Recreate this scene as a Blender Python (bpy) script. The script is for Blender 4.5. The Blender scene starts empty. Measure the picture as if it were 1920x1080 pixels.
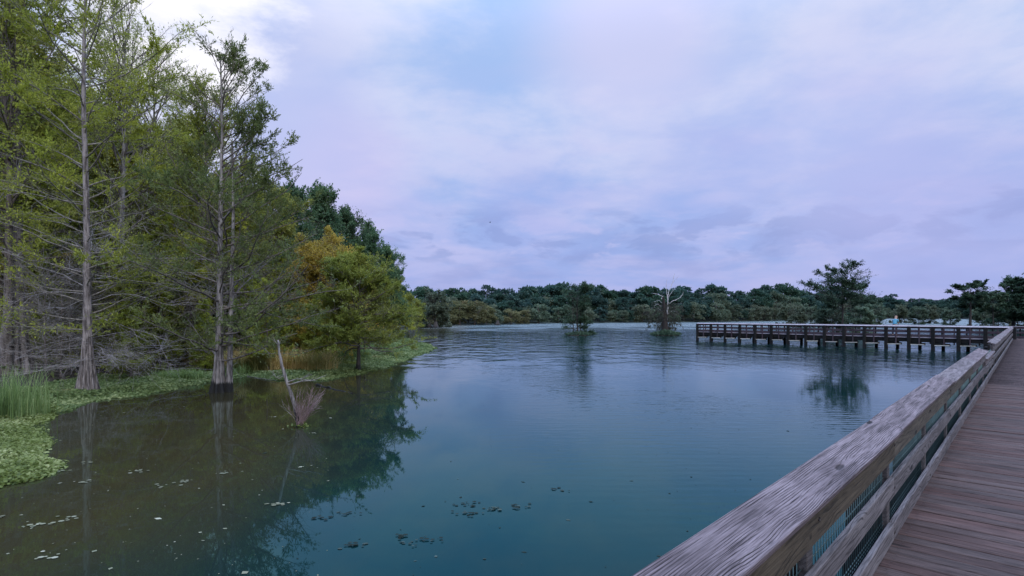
import bpy, bmesh, math, random
import numpy as np
from mathutils import Vector, Matrix

random.seed(7)
RNG = np.random.default_rng(7)
C = bpy.context.scene.collection
scene = bpy.context.scene
R = math.radians

# ------------------------------------------------------------------ camera
F = 1050.0            # focal length in pixels of the 1920 px wide photograph
HOR = 591.0           # horizon row
EW = 2.6              # eye above the water
ZD = 0.95             # deck above the water (eye 1.65 above the deck)
cam_d = bpy.data.cameras.new('camera')
cam = bpy.data.objects.new('camera', cam_d)
C.objects.link(cam)
cam_d.sensor_width = 36
cam_d.lens = 36 * F / 1920
cam_d.shift_y = (HOR - 540) / 1920
cam_d.clip_start = 0.05
cam_d.clip_end = 4000
cam.location = (0, 0, EW)
cam.rotation_euler = (R(90), 0, 0)
scene.camera = cam

# ------------------------------------------------------------------ node helper
class NT:
    def __init__(s, tree):
        s.t = tree; s.n = tree.nodes; s.l = tree.links
    def new(s, typ, **kw):
        n = s.n.new(typ)
        for k, v in kw.items(): setattr(n, k, v)
        return n
    def put(s, sock, v):
        if isinstance(v, bpy.types.NodeSocket): s.l.new(v, sock)
        elif v is not None: sock.default_value = v
    def math(s, op, a, b=None, c=None, clamp=False):
        n = s.new('ShaderNodeMath', operation=op); n.use_clamp = clamp
        s.put(n.inputs[0], a); s.put(n.inputs[1], b)
        if c is not None: s.put(n.inputs[2], c)
        return n.outputs[0]
    def vmath(s, op, a, b=None):
        n = s.new('ShaderNodeVectorMath', operation=op)
        s.put(n.inputs[0], a); s.put(n.inputs[1], b)
        return n.outputs['Value'] if op in ('DOT_PRODUCT', 'LENGTH', 'DISTANCE') else n.outputs[0]
    def mix(s, f, a, b, blend='MIX'):
        n = s.new('ShaderNodeMix', data_type='RGBA', blend_type=blend)
        s.put(n.inputs[0], f); s.put(n.inputs[6], a); s.put(n.inputs[7], b)
        return n.outputs[2]
    def rng(s, v, a, b, c=0.0, d=1.0, interp='SMOOTHSTEP'):
        n = s.new('ShaderNodeMapRange', interpolation_type=interp)
        s.put(n.inputs[0], v)
        for i, x in enumerate((a, b, c, d)): s.put(n.inputs[i + 1], x)
        return n.outputs[0]
    def noise(s, vec, scale=1.0, detail=3.0, rough=0.5, dist=0.0):
        n = s.new('ShaderNodeTexNoise')
        s.put(n.inputs['Vector'], vec)
        n.inputs['Scale'].default_value = scale; n.inputs['Detail'].default_value = detail
        n.inputs['Roughness'].default_value = rough; n.inputs['Distortion'].default_value = dist
        return n.outputs['Fac']
    def xyz(s, v):
        n = s.new('ShaderNodeSeparateXYZ'); s.put(n.inputs[0], v); return n.outputs
    def comb(s, x, y, z):
        n = s.new('ShaderNodeCombineXYZ')
        s.put(n.inputs[0], x); s.put(n.inputs[1], y); s.put(n.inputs[2], z)
        return n.outputs[0]

def rgb(r, g, b): return (r, g, b, 1.0)

# ------------------------------------------------------------------ world: overcast dusk sky
FILL_SUN_AZ, FILL_SUN_EL = 160.0, 36.0          # azimuth from +Y towards +X
world = bpy.data.worlds.new('World'); scene.world = world
world.use_nodes = True
w = NT(world.node_tree); w.n.clear()
out = w.new('ShaderNodeOutputWorld'); bg = w.new('ShaderNodeBackground')
w.l.new(bg.outputs[0], out.inputs[0])
tc = w.new('ShaderNodeTexCoord').outputs['Generated']
dx, dy, dz = w.xyz(tc)
zc = w.math('MAXIMUM', dz, 0.0)
den = w.math('ADD', zc, 0.16)
cv = w.comb(w.math('DIVIDE', dx, den), w.math('DIVIDE', dy, den), w.math('MULTIPLY', zc, 2.0))
n_big = w.noise(w.vmath('ADD', cv, (3.1, 1.7, 0.4)), 0.85, 4, 0.52, 0.25)
n_mid = w.noise(w.vmath('ADD', cv, (5.6, 8.3, 2.4)), 2.3, 7, 0.60, 0.15)
n_pat = w.noise(w.comb(w.math('MULTIPLY', dx, 5.0), w.math('MULTIPLY', dy, 5.0), w.math('MULTIPLY', dz, 15.0)), 1.1, 5, 0.52, 0.2)
el_f = w.rng(zc, 0.0, 0.42)
blue = w.mix(el_f, rgb(.335, .43, .83), rgb(.40, .57, .93))
pink = w.mix(el_f, rgb(.44, .48, .85), rgb(.70, .75, .98))
cf = w.rng(w.math('ADD', w.math('MULTIPLY', n_big, .55), w.math('MULTIPLY', n_mid, .45)), .43, .62)
col = w.mix(cf, blue, pink)
col = w.mix(w.math('MULTIPLY', w.rng(n_pat, .44, .68), w.rng(zc, .46, .22, 0, .35)), col, rgb(.60, .58, .90))
col = w.mix(w.math('MULTIPLY', w.rng(n_pat, .50, .30), w.math('MULTIPLY', w.rng(zc, .30, .10), .45)), col, rgb(.27, .33, .68))
# small cumulus shreds low over the far shore
n_pf = w.noise(w.comb(w.math('MULTIPLY', dx, 9.0), w.math('MULTIPLY', dy, 9.0), w.math('MULTIPLY', dz, 26.0)), 1.0, 5, 0.55, 0.35)
band = w.math('MULTIPLY', w.rng(zc, .07, .12), w.rng(zc, .20, .15))
col = w.mix(w.math('MULTIPLY', band, w.rng(n_pf, .51, .40, 0, .60)), col, rgb(.26, .34, .68))
col = w.mix(w.math('MULTIPLY', band, w.rng(n_pf, .53, .64, 0, .6)), col, rgb(.56, .57, .90))
# bright break where the sun stands behind the cloud
def sdir(px, py):
    v = Vector(((px - 960) / F, 1.0, (HOR - py) / F)).normalized(); return tuple(v)
wn = w.math('MULTIPLY', w.math('SUBTRACT', n_mid, .5), .10)
for bx, by, rr_, c_, st_ in ((545, 190, .20, (.37, .47, .89), .6), (880, 200, .20, (.40, .50, .91), .12), (1190, 70, .22, (.74, .70, .96), .65), (640, 340, .17, (.66, .60, .92), .55),
                             (1560, 240, .25, (.60, .60, .94), .45), (1750, 420, .22, (.50, .50, .88), .4), (1320, 330, .16, (.40, .47, .88), .35), (1000, 380, .14, (.38, .44, .86), .3)):
    dt = w.math('ADD', w.vmath('DISTANCE', tc, sdir(bx, by)), wn)
    col = w.mix(w.math('MULTIPLY', w.rng(dt, rr_, rr_ * .2), st_), col, rgb(*c_))
g1 = w.vmath('DOT_PRODUCT', tc, sdir(300, 20))
glow = w.rng(w.math('ADD', g1, w.math('MULTIPLY', w.math('SUBTRACT', n_mid, .5), .05)), .9830, .9985)
col = w.mix(w.math('MULTIPLY', glow, .95), col, rgb(1.25, 1.22, 1.25))
glow2 = w.rng(g1, .92, 1.0)
col = w.mix(w.math('MULTIPLY', glow2, .3), col, rgb(.80, .80, 1.0))
# the cloud deck brightens towards the zenith, as an overcast sky does
zen = w.rng(zc, .40, 1.0, 1.0, 3.9)
zen_n = w.new('ShaderNodeVectorMath', operation='SCALE'); w.put(zen_n.inputs[0], col); w.put(zen_n.inputs['Scale'], zen)
sky = w.new('ShaderNodeTexSky', sky_type='NISHITA'); sky.sun_disc = False
sky.sun_elevation = R(FILL_SUN_EL); sky.sun_rotation = R(FILL_SUN_AZ); sky.altitude = 50; sky.dust_density = 2.0
sky_s = w.vmath('MULTIPLY', sky.outputs[0], (.07, .07, .07))
fin = w.mix(.92, sky_s, zen_n.outputs[0])
w.l.new(fin, bg.inputs[0]); bg.inputs[1].default_value = 0.83

fill_sun_d = bpy.data.lights.new('fill_sun', 'SUN'); fill_sun_d.energy = 1.5; fill_sun_d.angle = R(60); fill_sun_d.color = (1.0, .93, .82)  # soft fill added behind the viewer to brighten the trees
fill_sun = bpy.data.objects.new('fill_sun', fill_sun_d); C.objects.link(fill_sun)
sv = Vector((math.sin(R(FILL_SUN_AZ)) * math.cos(R(FILL_SUN_EL)), math.cos(R(FILL_SUN_AZ)) * math.cos(R(FILL_SUN_EL)), math.sin(R(FILL_SUN_EL))))
fill_sun.rotation_euler = sv.to_track_quat('Z', 'Y').to_euler()
scene.view_settings.view_transform = 'Standard'
scene.view_settings.look = 'None'
scene.view_settings.exposure = 0.3
scene.view_settings.gamma = 1.0
scene.view_settings.use_curve_mapping = False
try:
    scene.cycles.max_bounces = 6; scene.cycles.diffuse_bounces = 3; scene.cycles.glossy_bounces = 3
    scene.cycles.transmission_bounces = 3; scene.cycles.transparent_max_bounces = 8
    scene.cycles.caustics_reflective = False; scene.cycles.caustics_refractive = False
except Exception: pass

# ------------------------------------------------------------------ object helpers
def tag(o, label=None, cat=None, group=None, kind=None):
    if label: o['label'] = label
    if cat: o['category'] = cat
    if group: o['group'] = group
    if kind: o['kind'] = kind
    return o

def empty(name, loc=(0, 0, 0), rz=0.0):
    o = bpy.data.objects.new(name, None); C.objects.link(o)
    o.location = loc; o.rotation_euler = (0, 0, rz); o.empty_display_size = .2
    return o

def link(name, me, parent=None, loc=(0, 0, 0), rot=(0, 0, 0), scale=(1, 1, 1)):
    o = bpy.data.objects.new(name, me); C.objects.link(o)
    if parent: o.parent = parent
    o.location = loc; o.rotation_euler = rot; o.scale = scale
    return o

def mesh(name, V, Fc, mat, smooth=False):
    """V (n,3) array, Fc list of (m,k) int arrays with the same or different k"""
    me = bpy.data.meshes.new(name)
    V = np.asarray(V, dtype=np.float32)
    if not isinstance(Fc, (list, tuple)): Fc = [Fc]
    Fc = [np.asarray(f, dtype=np.int32) for f in Fc if len(f)]
    loops = np.concatenate([f.ravel() for f in Fc])
    tot = np.concatenate([np.full(len(f), f.shape[1], np.int32) for f in Fc])
    start = np.concatenate([[0], np.cumsum(tot)[:-1]]).astype(np.int32)
    me.vertices.add(len(V)); me.vertices.foreach_set('co', V.ravel())
    me.loops.add(len(loops)); me.loops.foreach_set('vertex_index', loops)
    me.polygons.add(len(tot)); me.polygons.foreach_set('loop_start', start)
    try: me.polygons.foreach_set('loop_total', tot)
    except Exception: pass
    if smooth: me.polygons.foreach_set('use_smooth', np.ones(len(tot), dtype=bool))
    me.update(calc_edges=True)
    if mat: me.materials.append(mat)
    return me

class Geo:
    """collects pieces of geometry to be one mesh"""
    def __init__(s): s.V = []; s.F = {}; s.n = 0
    def add(s, V, Fc):
        V = np.asarray(V, float).reshape(-1, 3)
        if not isinstance(Fc, (list, tuple)): Fc = [Fc]
        for f in Fc:
            f = np.asarray(f, int)
            if f.size: s.F.setdefault(f.shape[1], []).append(f + s.n)
        s.V.append(V); s.n += len(V)
    def mesh(s, name, mat, smooth=False):
        return mesh(name, np.concatenate(s.V), [np.concatenate(v) for v in s.F.values()], mat, smooth)

BOXF = np.array([[0, 3, 2, 1], [4, 5, 6, 7], [0, 1, 5, 4], [1, 2, 6, 5], [2, 3, 7, 6], [3, 0, 4, 7]])
def boxv(x0, x1, y0, y1, z0, z1):
    return np.array([[x0, y0, z0], [x1, y0, z0], [x1, y1, z0], [x0, y1, z0], [x0, y0, z1], [x1, y0, z1], [x1, y1, z1], [x0, y1, z1]], float)

def board_mesh(name, L, W, H, mat, bev=.006, seg=1, jit=0.0):
    """board along +x from 0 to L, y in -W/2..W/2, z in 0..H, eased edges"""
    bm = bmesh.new()
    bmesh.ops.create_cube(bm, size=1.0)
    for v in bm.verts:
        v.co = Vector(((v.co.x + .5) * L, v.co.y * W, (v.co.z + .5) * H))
        v.co += Vector((random.uniform(-jit, jit), random.uniform(-jit, jit) * .3, 0))
    if bev: bmesh.ops.bevel(bm, geom=list(bm.edges), offset=bev, segments=seg, affect='EDGES', profile=.5)
    me = bpy.data.meshes.new(name); bm.to_mesh(me); bm.free()
    me.materials.append(mat)
    return me

def tubes(P, Rd, sides=5):
    """P (N,n,3), Rd (N,n) -> verts, quads"""
    N, n, _ = P.shape
    T = np.gradient(P, axis=1); T /= np.linalg.norm(T, axis=2, keepdims=True) + 1e-9
    ref = np.zeros_like(T); ref[..., 2] = 1
    vert = np.abs(T[:, :1, 2]).repeat(n, 1) > .8
    ref[vert] = (1, 0, 0)
    A = np.cross(T, ref); A /= np.linalg.norm(A, axis=2, keepdims=True) + 1e-9
    B = np.cross(T, A)
    ang = np.linspace(0, 2 * np.pi, sides, endpoint=False)
    V = P[:, :, None, :] + Rd[:, :, None, None] * (A[:, :, None, :] * np.cos(ang)[:, None] + B[:, :, None, :] * np.sin(ang)[:, None])
    idx = np.arange(N * n * sides).reshape(N, n, sides)
    a = idx[:, :-1, :]; b = idx[:, 1:, :]
    a2 = np.roll(a, -1, 2); b2 = np.roll(b, -1, 2)
    return V.reshape(-1, 3), np.stack([a, b, b2, a2], -1).reshape(-1, 4)

def norm(v): return v / (np.linalg.norm(v, axis=-1, keepdims=True) + 1e-9)

def shoots(rng, P0, D, L, n=6, wig=.15, up=0.0, droop_tip=0.0):
    """growing polylines: start, direction, length (arrays) -> (N,n,3)"""
    N = len(P0)
    d = norm(D.copy()); pts = [P0.copy()]
    for i in range(1, n):
        d = d + rng.normal(0, wig, (N, 3)); 
        if up: d[:, 2] += up / (n - 1)
        if droop_tip: d[:, 2] -= droop_tip * i / (n - 1) / (n - 1)
        d = norm(d)
        pts.append(pts[-1] + d * (L / (n - 1))[:, None])
    return np.stack(pts, 1)

def along(P, idx, u):
    """positions and tangents on polylines idx at parameters u in 0..1"""
    n = P.shape[1]; f = u * (n - 1); i = np.minimum(f.astype(int), n - 2); t = (f - i)[:, None]
    a = P[idx, i]; b = P[idx, i + 1]
    return a * (1 - t) + b * t, norm(b - a)

def leaves(rng, pos, axis, ln, wd, flat=0.0, jit=.6):
    """one rhombic leaf or spray per position"""
    M = len(pos)
    ax = norm(axis + rng.normal(0, jit, (M, 3)))
    up = rng.normal(0, 1, (M, 3)); up[:, 2] += flat * 3
    sd = norm(np.cross(ax, up))
    l = (ln * rng.uniform(.65, 1.35, M))[:, None]; wv = (wd * rng.uniform(.7, 1.3, M))[:, None]
    V = np.stack([pos, pos + ax * l * .45 + sd * wv * .5, pos + ax * l, pos + ax * l * .45 - sd * wv * .5], 1)
    # slight fold so leaves are not all flat
    V[:, 1, 2] += (rng.uniform(-.12, .12, M) * l[:, 0]); V[:, 3, 2] += (rng.uniform(-.12, .12, M) * l[:, 0])
    return V.reshape(-1, 3), np.arange(M * 4).reshape(-1, 4)

def at(px, Z, z=0.0): return Vector(((px - 960) / F * Z, Z, z))
def on_water(px, py, z=0.0):
    Z = EW * F / (py - HOR); return at(px, Z, z)
def top_h(py, Z): return (HOR - py) / F * Z + EW

# ------------------------------------------------------------------ materials
def new_mat(name):
    m = bpy.data.materials.new(name); m.use_nodes = True
    t = NT(m.node_tree); t.n.clear()
    o = t.new('ShaderNodeOutputMaterial')
    return m, t, o

def leaf_mat(name, a, b, c, tr=.35, hue=.25, autumn=None, au=0.0):
    """leaf colours a (dark) b (mid) c (light); colour differs leaf by leaf, clump by clump, tree by tree"""
    m, t, o = new_mat(name)
    if tr > .12:                      # the colours are what each face of the leaf sends back; as much again passes through
        a, b, c = [tuple(min(.8, x * 2.15) for x in q) for q in (a, b, c)]; autumn = autumn and tuple(x * 1.5 for x in autumn); tr = .5
    geo = t.new('ShaderNodeNewGeometry'); oi = t.new('ShaderNodeObjectInfo')
    tcn = t.new('ShaderNodeTexCoord')
    pos = t.vmath('ADD', tcn.outputs['Object'], t.comb(t.math('MULTIPLY', oi.outputs['Random'], 40), 0, 0))
    nz = t.noise(pos, .55, 3, .6)
    v = t.math('ADD', t.math('MULTIPLY', geo.outputs['Random Per Island'], .55), t.math('MULTIPLY', t.rng(nz, .3, .7), .45))
    col = t.mix(t.rng(v, .0, .5), rgb(*a), rgb(*b)); col = t.mix(t.rng(v, .5, 1.0), col, rgb(*c))
    if autumn:
        n2 = t.noise(t.vmath('ADD', pos, (7, 3, 1)), .38, 2, .5)
        col = t.mix(t.math('MULTIPLY', t.rng(n2, .62 - au, .78 - au), .85), col, rgb(*autumn))
    hs = t.new('ShaderNodeHueSaturation')
    t.put(hs.inputs['Color'], col)
    t.put(hs.inputs['Value'], t.rng(oi.outputs['Random'], 0, 1, .78, 1.2, 'LINEAR'))
    t.put(hs.inputs['Hue'], t.rng(t.math('FRACT', t.math('MULTIPLY', oi.outputs['Random'], 7.3)), 0, 1, .5 - .03 * hue * 2, .5 + .03 * hue, 'LINEAR'))
    d = t.new('ShaderNodeBsdfDiffuse'); t.put(d.inputs[0], hs.outputs[0])
    tl = t.new('ShaderNodeBsdfTranslucent'); t.put(tl.inputs[0], hs.outputs[0])
    gl = t.new('ShaderNodeBsdfGlossy'); gl.inputs['Roughness'].default_value = .5; t.put(gl.inputs[0], rgb(.5, .55, .5))
    mx = t.new('ShaderNodeMixShader'); mx.inputs[0].default_value = tr
    t.l.new(d.outputs[0], mx.inputs[1]); t.l.new(tl.outputs[0], mx.inputs[2])
    m2 = t.new('ShaderNodeMixShader'); m2.inputs[0].default_value = .04
    t.l.new(mx.outputs[0], m2.inputs[1]); t.l.new(gl.outputs[0], m2.inputs[2])
    t.l.new(m2.outputs[0], o.inputs[0])
    return m

def bark_mat(name, a, b, wet=False, sc=1.0):
    m, t, o = new_mat(name)
    tcn = t.new('ShaderNodeTexCoord'); P = tcn.outputs['Object']
    st = t.vmath('MULTIPLY', P, (14 * sc, 14 * sc, 2.2 * sc))
    n1 = t.noise(st, 1.0, 5, .6, .4); n2 = t.noise(P, 3.0 * sc, 4, .6)
    col = t.mix(t.rng(n1, .35, .65), rgb(*a), rgb(*b))
    col = t.mix(t.rng(n2, .55, .7, 0, .45), col, rgb(*[min(1, x * 1.5) for x in b]))
    if wet:
        z = t.xyz(P)[2]
        wz = t.math('ADD', z, t.math('MULTIPLY', n1, .25))
        col = t.mix(t.rng(wz, .52, .42), col, rgb(.006, .006, .006))
    bs = t.new('ShaderNodeBsdfPrincipled'); t.put(bs.inputs['Base Color'], col); bs.inputs['Roughness'].default_value = .85
    bp = t.new('ShaderNodeBump'); bp.inputs['Strength'].default_value = .7; bp.inputs['Distance'].default_value = .03
    t.l.new(n1, bp.inputs['Height']); t.l.new(bp.outputs[0], bs.inputs['Normal'])
    t.l.new(bs.outputs[0], o.inputs[0])
    return m

def wood_mat(name, dark, mid, light, ring=300.0, line=.55, var=.25, knot=1.0, rough=.8, axis='x', bump=.5, wav=42.0, streak=.45):
    """weathered sawn softwood: growth-ring lines that bend round knots, fine fibres, per-board tint"""
    m, t, o = new_mat(name)
    tcn = t.new('ShaderNodeTexCoord'); oi = t.new('ShaderNodeObjectInfo')
    rnd = oi.outputs['Random']
    off = t.comb(t.math('MULTIPLY', rnd, 57.0), t.math('MULTIPLY', t.math('FRACT', t.math('MULTIPLY', rnd, 13.7)), 9.0), t.math('MULTIPLY', rnd, 5.0))
    base = tcn.outputs['Object']
    if axis == 'z':
        x, y, z = t.xyz(base); base = t.comb(z, x, y)
    P = t.vmath('ADD', base, off)
    px, py, pz = t.xyz(P)
    low = t.noise(t.vmath('MULTIPLY', P, (.9, 5.0, 5.0)), 1.0, 2.0, .5, .3)
    vo = t.new('ShaderNodeTexVoronoi', feature='F1', voronoi_dimensions='3D')
    vo.inputs['Randomness'].default_value = .9
    wob = t.noise(t.vmath('MULTIPLY', P, (9, 22, 22)), 1.0, 2.0, .5)
    kv = t.vmath('ADD', t.vmath('MULTIPLY', P, (1.25, 5.0, 5.0)), t.comb(t.math('MULTIPLY', wob, .12), 0, 0))
    t.put(vo.inputs['Vector'], kv); vo.inputs['Scale'].default_value = 1.0
    kd = vo.outputs['Distance']
    near = t.rng(kd, .42, .03)
    core = t.rng(kd, .115, .07)
    ph = t.math('ADD', t.math('MULTIPLY', t.math('ADD', py, t.math('MULTIPLY', pz, .8)), ring), t.math('MULTIPLY', low, wav))
    ph = t.math('ADD', ph, t.math('MULTIPLY', near, 13.0 * knot))
    s = t.math('SINE', ph)
    ln = t.rng(s, .35, .98)
    brk = t.rng(t.noise(t.vmath('MULTIPLY', P, (2.5, 30, 30)), 1.0, 2, .5), .35, .62)
    ln = t.math('MULTIPLY', ln, brk)
    fine = t.noise(t.vmath('MULTIPLY', P, (5, 230, 230)), 1.0, 4.0, .65)
    blot = t.noise(t.vmath('MULTIPLY', P, (1.4, 6, 6)), 1.0, 4.0, .6)
    col = t.mix(t.rng(fine, .3, .7), rgb(*mid), rgb(*light))
    col = t.mix(t.rng(blot, .42, .7, 0, .55), col, rgb(*[(a + b) * .5 for a, b in zip(dark, mid)]))
    col = t.mix(t.math('MULTIPLY', ln, line), col, rgb(*dark))
    col = t.mix(t.math('MULTIPLY', t.rng(fine, .42, .30), .5), col, rgb(*dark))
    col = t.mix(t.math('MULTIPLY', core, .9 * min(1, knot)), col, rgb(*[d * .35 for d in dark]))
    geo = t.new('ShaderNodeNewGeometry'); stn = t.noise(t.vmath('MULTIPLY', geo.outputs['Position'], (1.1, 1.1, 1.1)), 1.0, 6, .65)
    col = t.mix(t.rng(stn, .48, .72, 0, .5), col, rgb(*[(a * .6 + b * .4) for a, b in zip(dark, mid)]))
    st2 = t.noise(t.vmath('MULTIPLY', P, (2.2, 48, 48)), 1.0, 4.0, .6, .4)
    col = t.mix(t.math('MULTIPLY', t.rng(st2, .50, .36), streak), col, rgb(*dark))
    col = t.mix(t.math('MULTIPLY', t.rng(st2, .56, .70), streak * .6), col, rgb(*[x * 1.35 for x in light]))
    crk = t.rng(t.noise(t.vmath('MULTIPLY', P, (1.6, 95, 95)), 1.0, 2, .6, .6), .67, .72)
    col = t.mix(t.math('MULTIPLY', crk, .8), col, rgb(*[d * .5 for d in dark]))
    hs = t.new('ShaderNodeHueSaturation'); t.put(hs.inputs['Color'], col)
    t.put(hs.inputs['Value'], t.rng(t.math('FRACT', t.math('MULTIPLY', rnd, 5.1)), 0, 1, 1 - var, 1 + var, 'LINEAR'))
    t.put(hs.inputs['Saturation'], t.rng(t.math('FRACT', t.math('MULTIPLY', rnd, 3.3)), 0, 1, .75, 1.2, 'LINEAR'))
    bs = t.new('ShaderNodeBsdfPrincipled'); t.put(bs.inputs['Base Color'], hs.outputs[0])
    bs.inputs['Roughness'].default_value = rough; bs.inputs['Specular IOR Level'].default_value = .25
    h = t.math('SUBTRACT', t.math('MULTIPLY', fine, .5), t.math('ADD', t.math('MULTIPLY', ln, .6), t.math('MULTIPLY', core, 1.5)))
    bp = t.new('ShaderNodeBump'); bp.inputs['Strength'].default_value = bump; bp.inputs['Distance'].default_value = .004
    t.l.new(h, bp.inputs['Height']); t.l.new(bp.outputs[0], bs.inputs['Normal'])
    t.l.new(bs.outputs[0], o.inputs[0])
    return m

def plain_mat(name, c, rough=.8, metal=0.0, var=.2, sc=4.0):
    m, t, o = new_mat(name)
    tcn = t.new('ShaderNodeTexCoord')
    n = t.noise(tcn.outputs['Object'], sc, 4, .6)
    col = t.mix(t.rng(n, .3, .7), rgb(*[x * (1 - var) for x in c]), rgb(*[x * (1 + var) for x in c]))
    bs = t.new('ShaderNodeBsdfPrincipled'); t.put(bs.inputs['Base Color'], col)
    bs.inputs['Roughness'].default_value = rough; bs.inputs['Metallic'].default_value = metal
    t.l.new(bs.outputs[0], o.inputs[0])
    return m

M = {}
M['cap'] = wood_mat('weathered_cap_wood', (.010, .008, .009), (.125, .102, .110), (.25, .212, .228), ring=640, line=.9, var=.12, wav=32, bump=.9, streak=.5)
M['rail'] = wood_mat('weathered_rail_wood', (.010, .008, .009), (.085, .075, .080), (.17, .155, .165), ring=260, line=.8, var=.14)
M['rail_brown'] = wood_mat('brown_rail_wood', (.006, .005, .004), (.052, .043, .031), (.105, .088, .066), ring=220, line=.75, var=.12)
M['post'] = wood_mat('grey_post_wood', (.012, .011, .012), (.06, .055, .056), (.12, .11, .115), ring=200, line=.4, axis='z', knot=.5)
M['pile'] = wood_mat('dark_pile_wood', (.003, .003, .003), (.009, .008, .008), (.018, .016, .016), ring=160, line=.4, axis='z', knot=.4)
M['deck'] = wood_mat('deck_plank_wood', (.004, .003, .003), (.064, .038, .034), (.132, .086, .080), ring=330, line=.6, streak=.4, var=.18, knot=.8, rough=.75, bump=.8)
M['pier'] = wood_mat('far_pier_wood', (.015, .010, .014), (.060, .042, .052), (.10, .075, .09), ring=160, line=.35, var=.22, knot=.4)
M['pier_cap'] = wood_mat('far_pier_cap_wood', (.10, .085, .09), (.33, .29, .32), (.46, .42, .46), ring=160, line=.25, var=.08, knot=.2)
M['pale'] = wood_mat('lit_brace_wood', (.2, .19, .16), (.48, .46, .40), (.6, .58, .52), ring=160, line=.3, var=.15, knot=.3)  # light falling on the braces from above is put into this pale colour
M['wire'] = plain_mat('green_wire', (.055, .10, .105), .5, .4)
M['bolt'] = plain_mat('bolt_steel', (.08, .07, .07), .5, .8)
M['bark_pale'] = bark_mat('pale_cypress_bark', (.060, .053, .050), (.27, .25, .24), True)
M['bark_dry'] = bark_mat('dry_cypress_bark', (.06, .050, .048), (.28, .25, .245))
M['bark_dark'] = bark_mat('dark_bark', (.015, .013, .012), (.055, .046, .042), True)
M['bark_mid'] = bark_mat('grey_brown_bark', (.055, .045, .04), (.17, .145, .13))
M['twig_pale'] = bark_mat('pale_twig_bark', (.11, .10, .085), (.24, .22, .195))
M['twig_mid'] = bark_mat('brown_twig_bark', (.06, .05, .045), (.17, .145, .125))
M['twig_pink'] = bark_mat('pinkish_twig_bark', (.13, .09, .085), (.28, .20, .195))
M['twig_dead'] = bark_mat('bleached_twig_bark', (.17, .155, .155), (.40, .37, .37))
M['dead_white'] = bark_mat('bleached_dead_wood', (.30, .29, .30), (.55, .53, .54))
M['dead_brown'] = bark_mat('rotten_brown_wood', (.007, .005, .004), (.026, .017, .014))
# foliage
M['lf_cyp'] = leaf_mat('cypress_needles', (.055, .072, .012), (.135, .150, .022), (.23, .24, .035), .45)
M['lf_cyp_dark'] = leaf_mat('dark_cypress_needles', (.028, .046, .015), (.072, .098, .028), (.13, .155, .045), .35)
M['lf_cyp3'] = leaf_mat('green_cypress_needles', (.038, .048, .010), (.092, .104, .019), (.155, .162, .030), .42, autumn=(.19, .15, .028), au=.0)
M['lf_olive'] = leaf_mat('olive_leaves', (.048, .060, .012), (.120, .132, .026), (.20, .20, .04), .4, autumn=(.22, .16, .035), au=.0)
M['lf_yellow'] = leaf_mat('yellow_green_leaves', (.075, .09, .012), (.17, .185, .022), (.30, .29, .04), .45, autumn=(.36, .27, .04), au=.03)
M['lf_pale'] = leaf_mat('pale_sparse_leaves', (.09, .11, .035), (.19, .21, .065), (.30, .31, .12), .45)
M['lf_green'] = leaf_mat('dark_green_leaves', (.014, .034, .018), (.038, .072, .034), (.080, .125, .055), .3)
M['lf_orange'] = leaf_mat('russet_leaves', (.070, .062, .012), (.155, .125, .020), (.24, .18, .030), .4, autumn=(.13, .14, .022), au=.04)
M['lf_far'] = leaf_mat('far_dark_leaves', (.007, .020, .018), (.018, .040, .032), (.038, .068, .048), .2, hue=1)
M['lf_far2'] = leaf_mat('far_grey_green_leaves', (.018, .032, .022), (.048, .068, .043), (.105, .125, .082), .25, hue=1)
M['lf_far3'] = leaf_mat('far_olive_leaves', (.028, .032, .014), (.075, .078, .034), (.14, .13, .06), .3, autumn=(.15, .095, .045), au=.03)
M['lf_shade'] = leaf_mat('thicket_leaves', (.022, .030, .012), (.055, .068, .022), (.115, .125, .045), .3, autumn=(.12, .085, .04), au=.02)
M['lf_mat'] = leaf_mat('floating_mat_leaves', (.024, .042, .014), (.066, .094, .032), (.155, .18, .08), .3, autumn=(.19, .15, .07), au=-.02)
M['lf_mat_near'] = leaf_mat('bright_mat_leaves', (.026, .042, .009), (.085, .115, .028), (.23, .26, .12), .35, autumn=(.32, .28, .10), au=-.02)
M['blade'] = leaf_mat('green_grass_blades', (.035, .065, .022), (.085, .135, .045), (.17, .22, .09), .35)
M['blade_dry'] = leaf_mat('dry_sedge_blades', (.10, .075, .028), (.24, .175, .068), (.40, .31, .15), .3, autumn=(.07, .10, .025), au=.03)
M['fleck'] = leaf_mat('floating_debris', (.08, .085, .05), (.19, .195, .13), (.36, .36, .27), .1)
M['fleck_dark'] = leaf_mat('dark_floating_weed', (.008, .014, .012), (.015, .026, .022), (.06, .09, .08), .1)

M['lf_lake'] = leaf_mat('lake_cypress_needles', (.010, .022, .014), (.026, .046, .028), (.052, .080, .045), .35)
M['moss'] = leaf_mat('dark_hanging_moss', (.012, .013, .010), (.03, .03, .022), (.055, .052, .04), .2)
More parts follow.
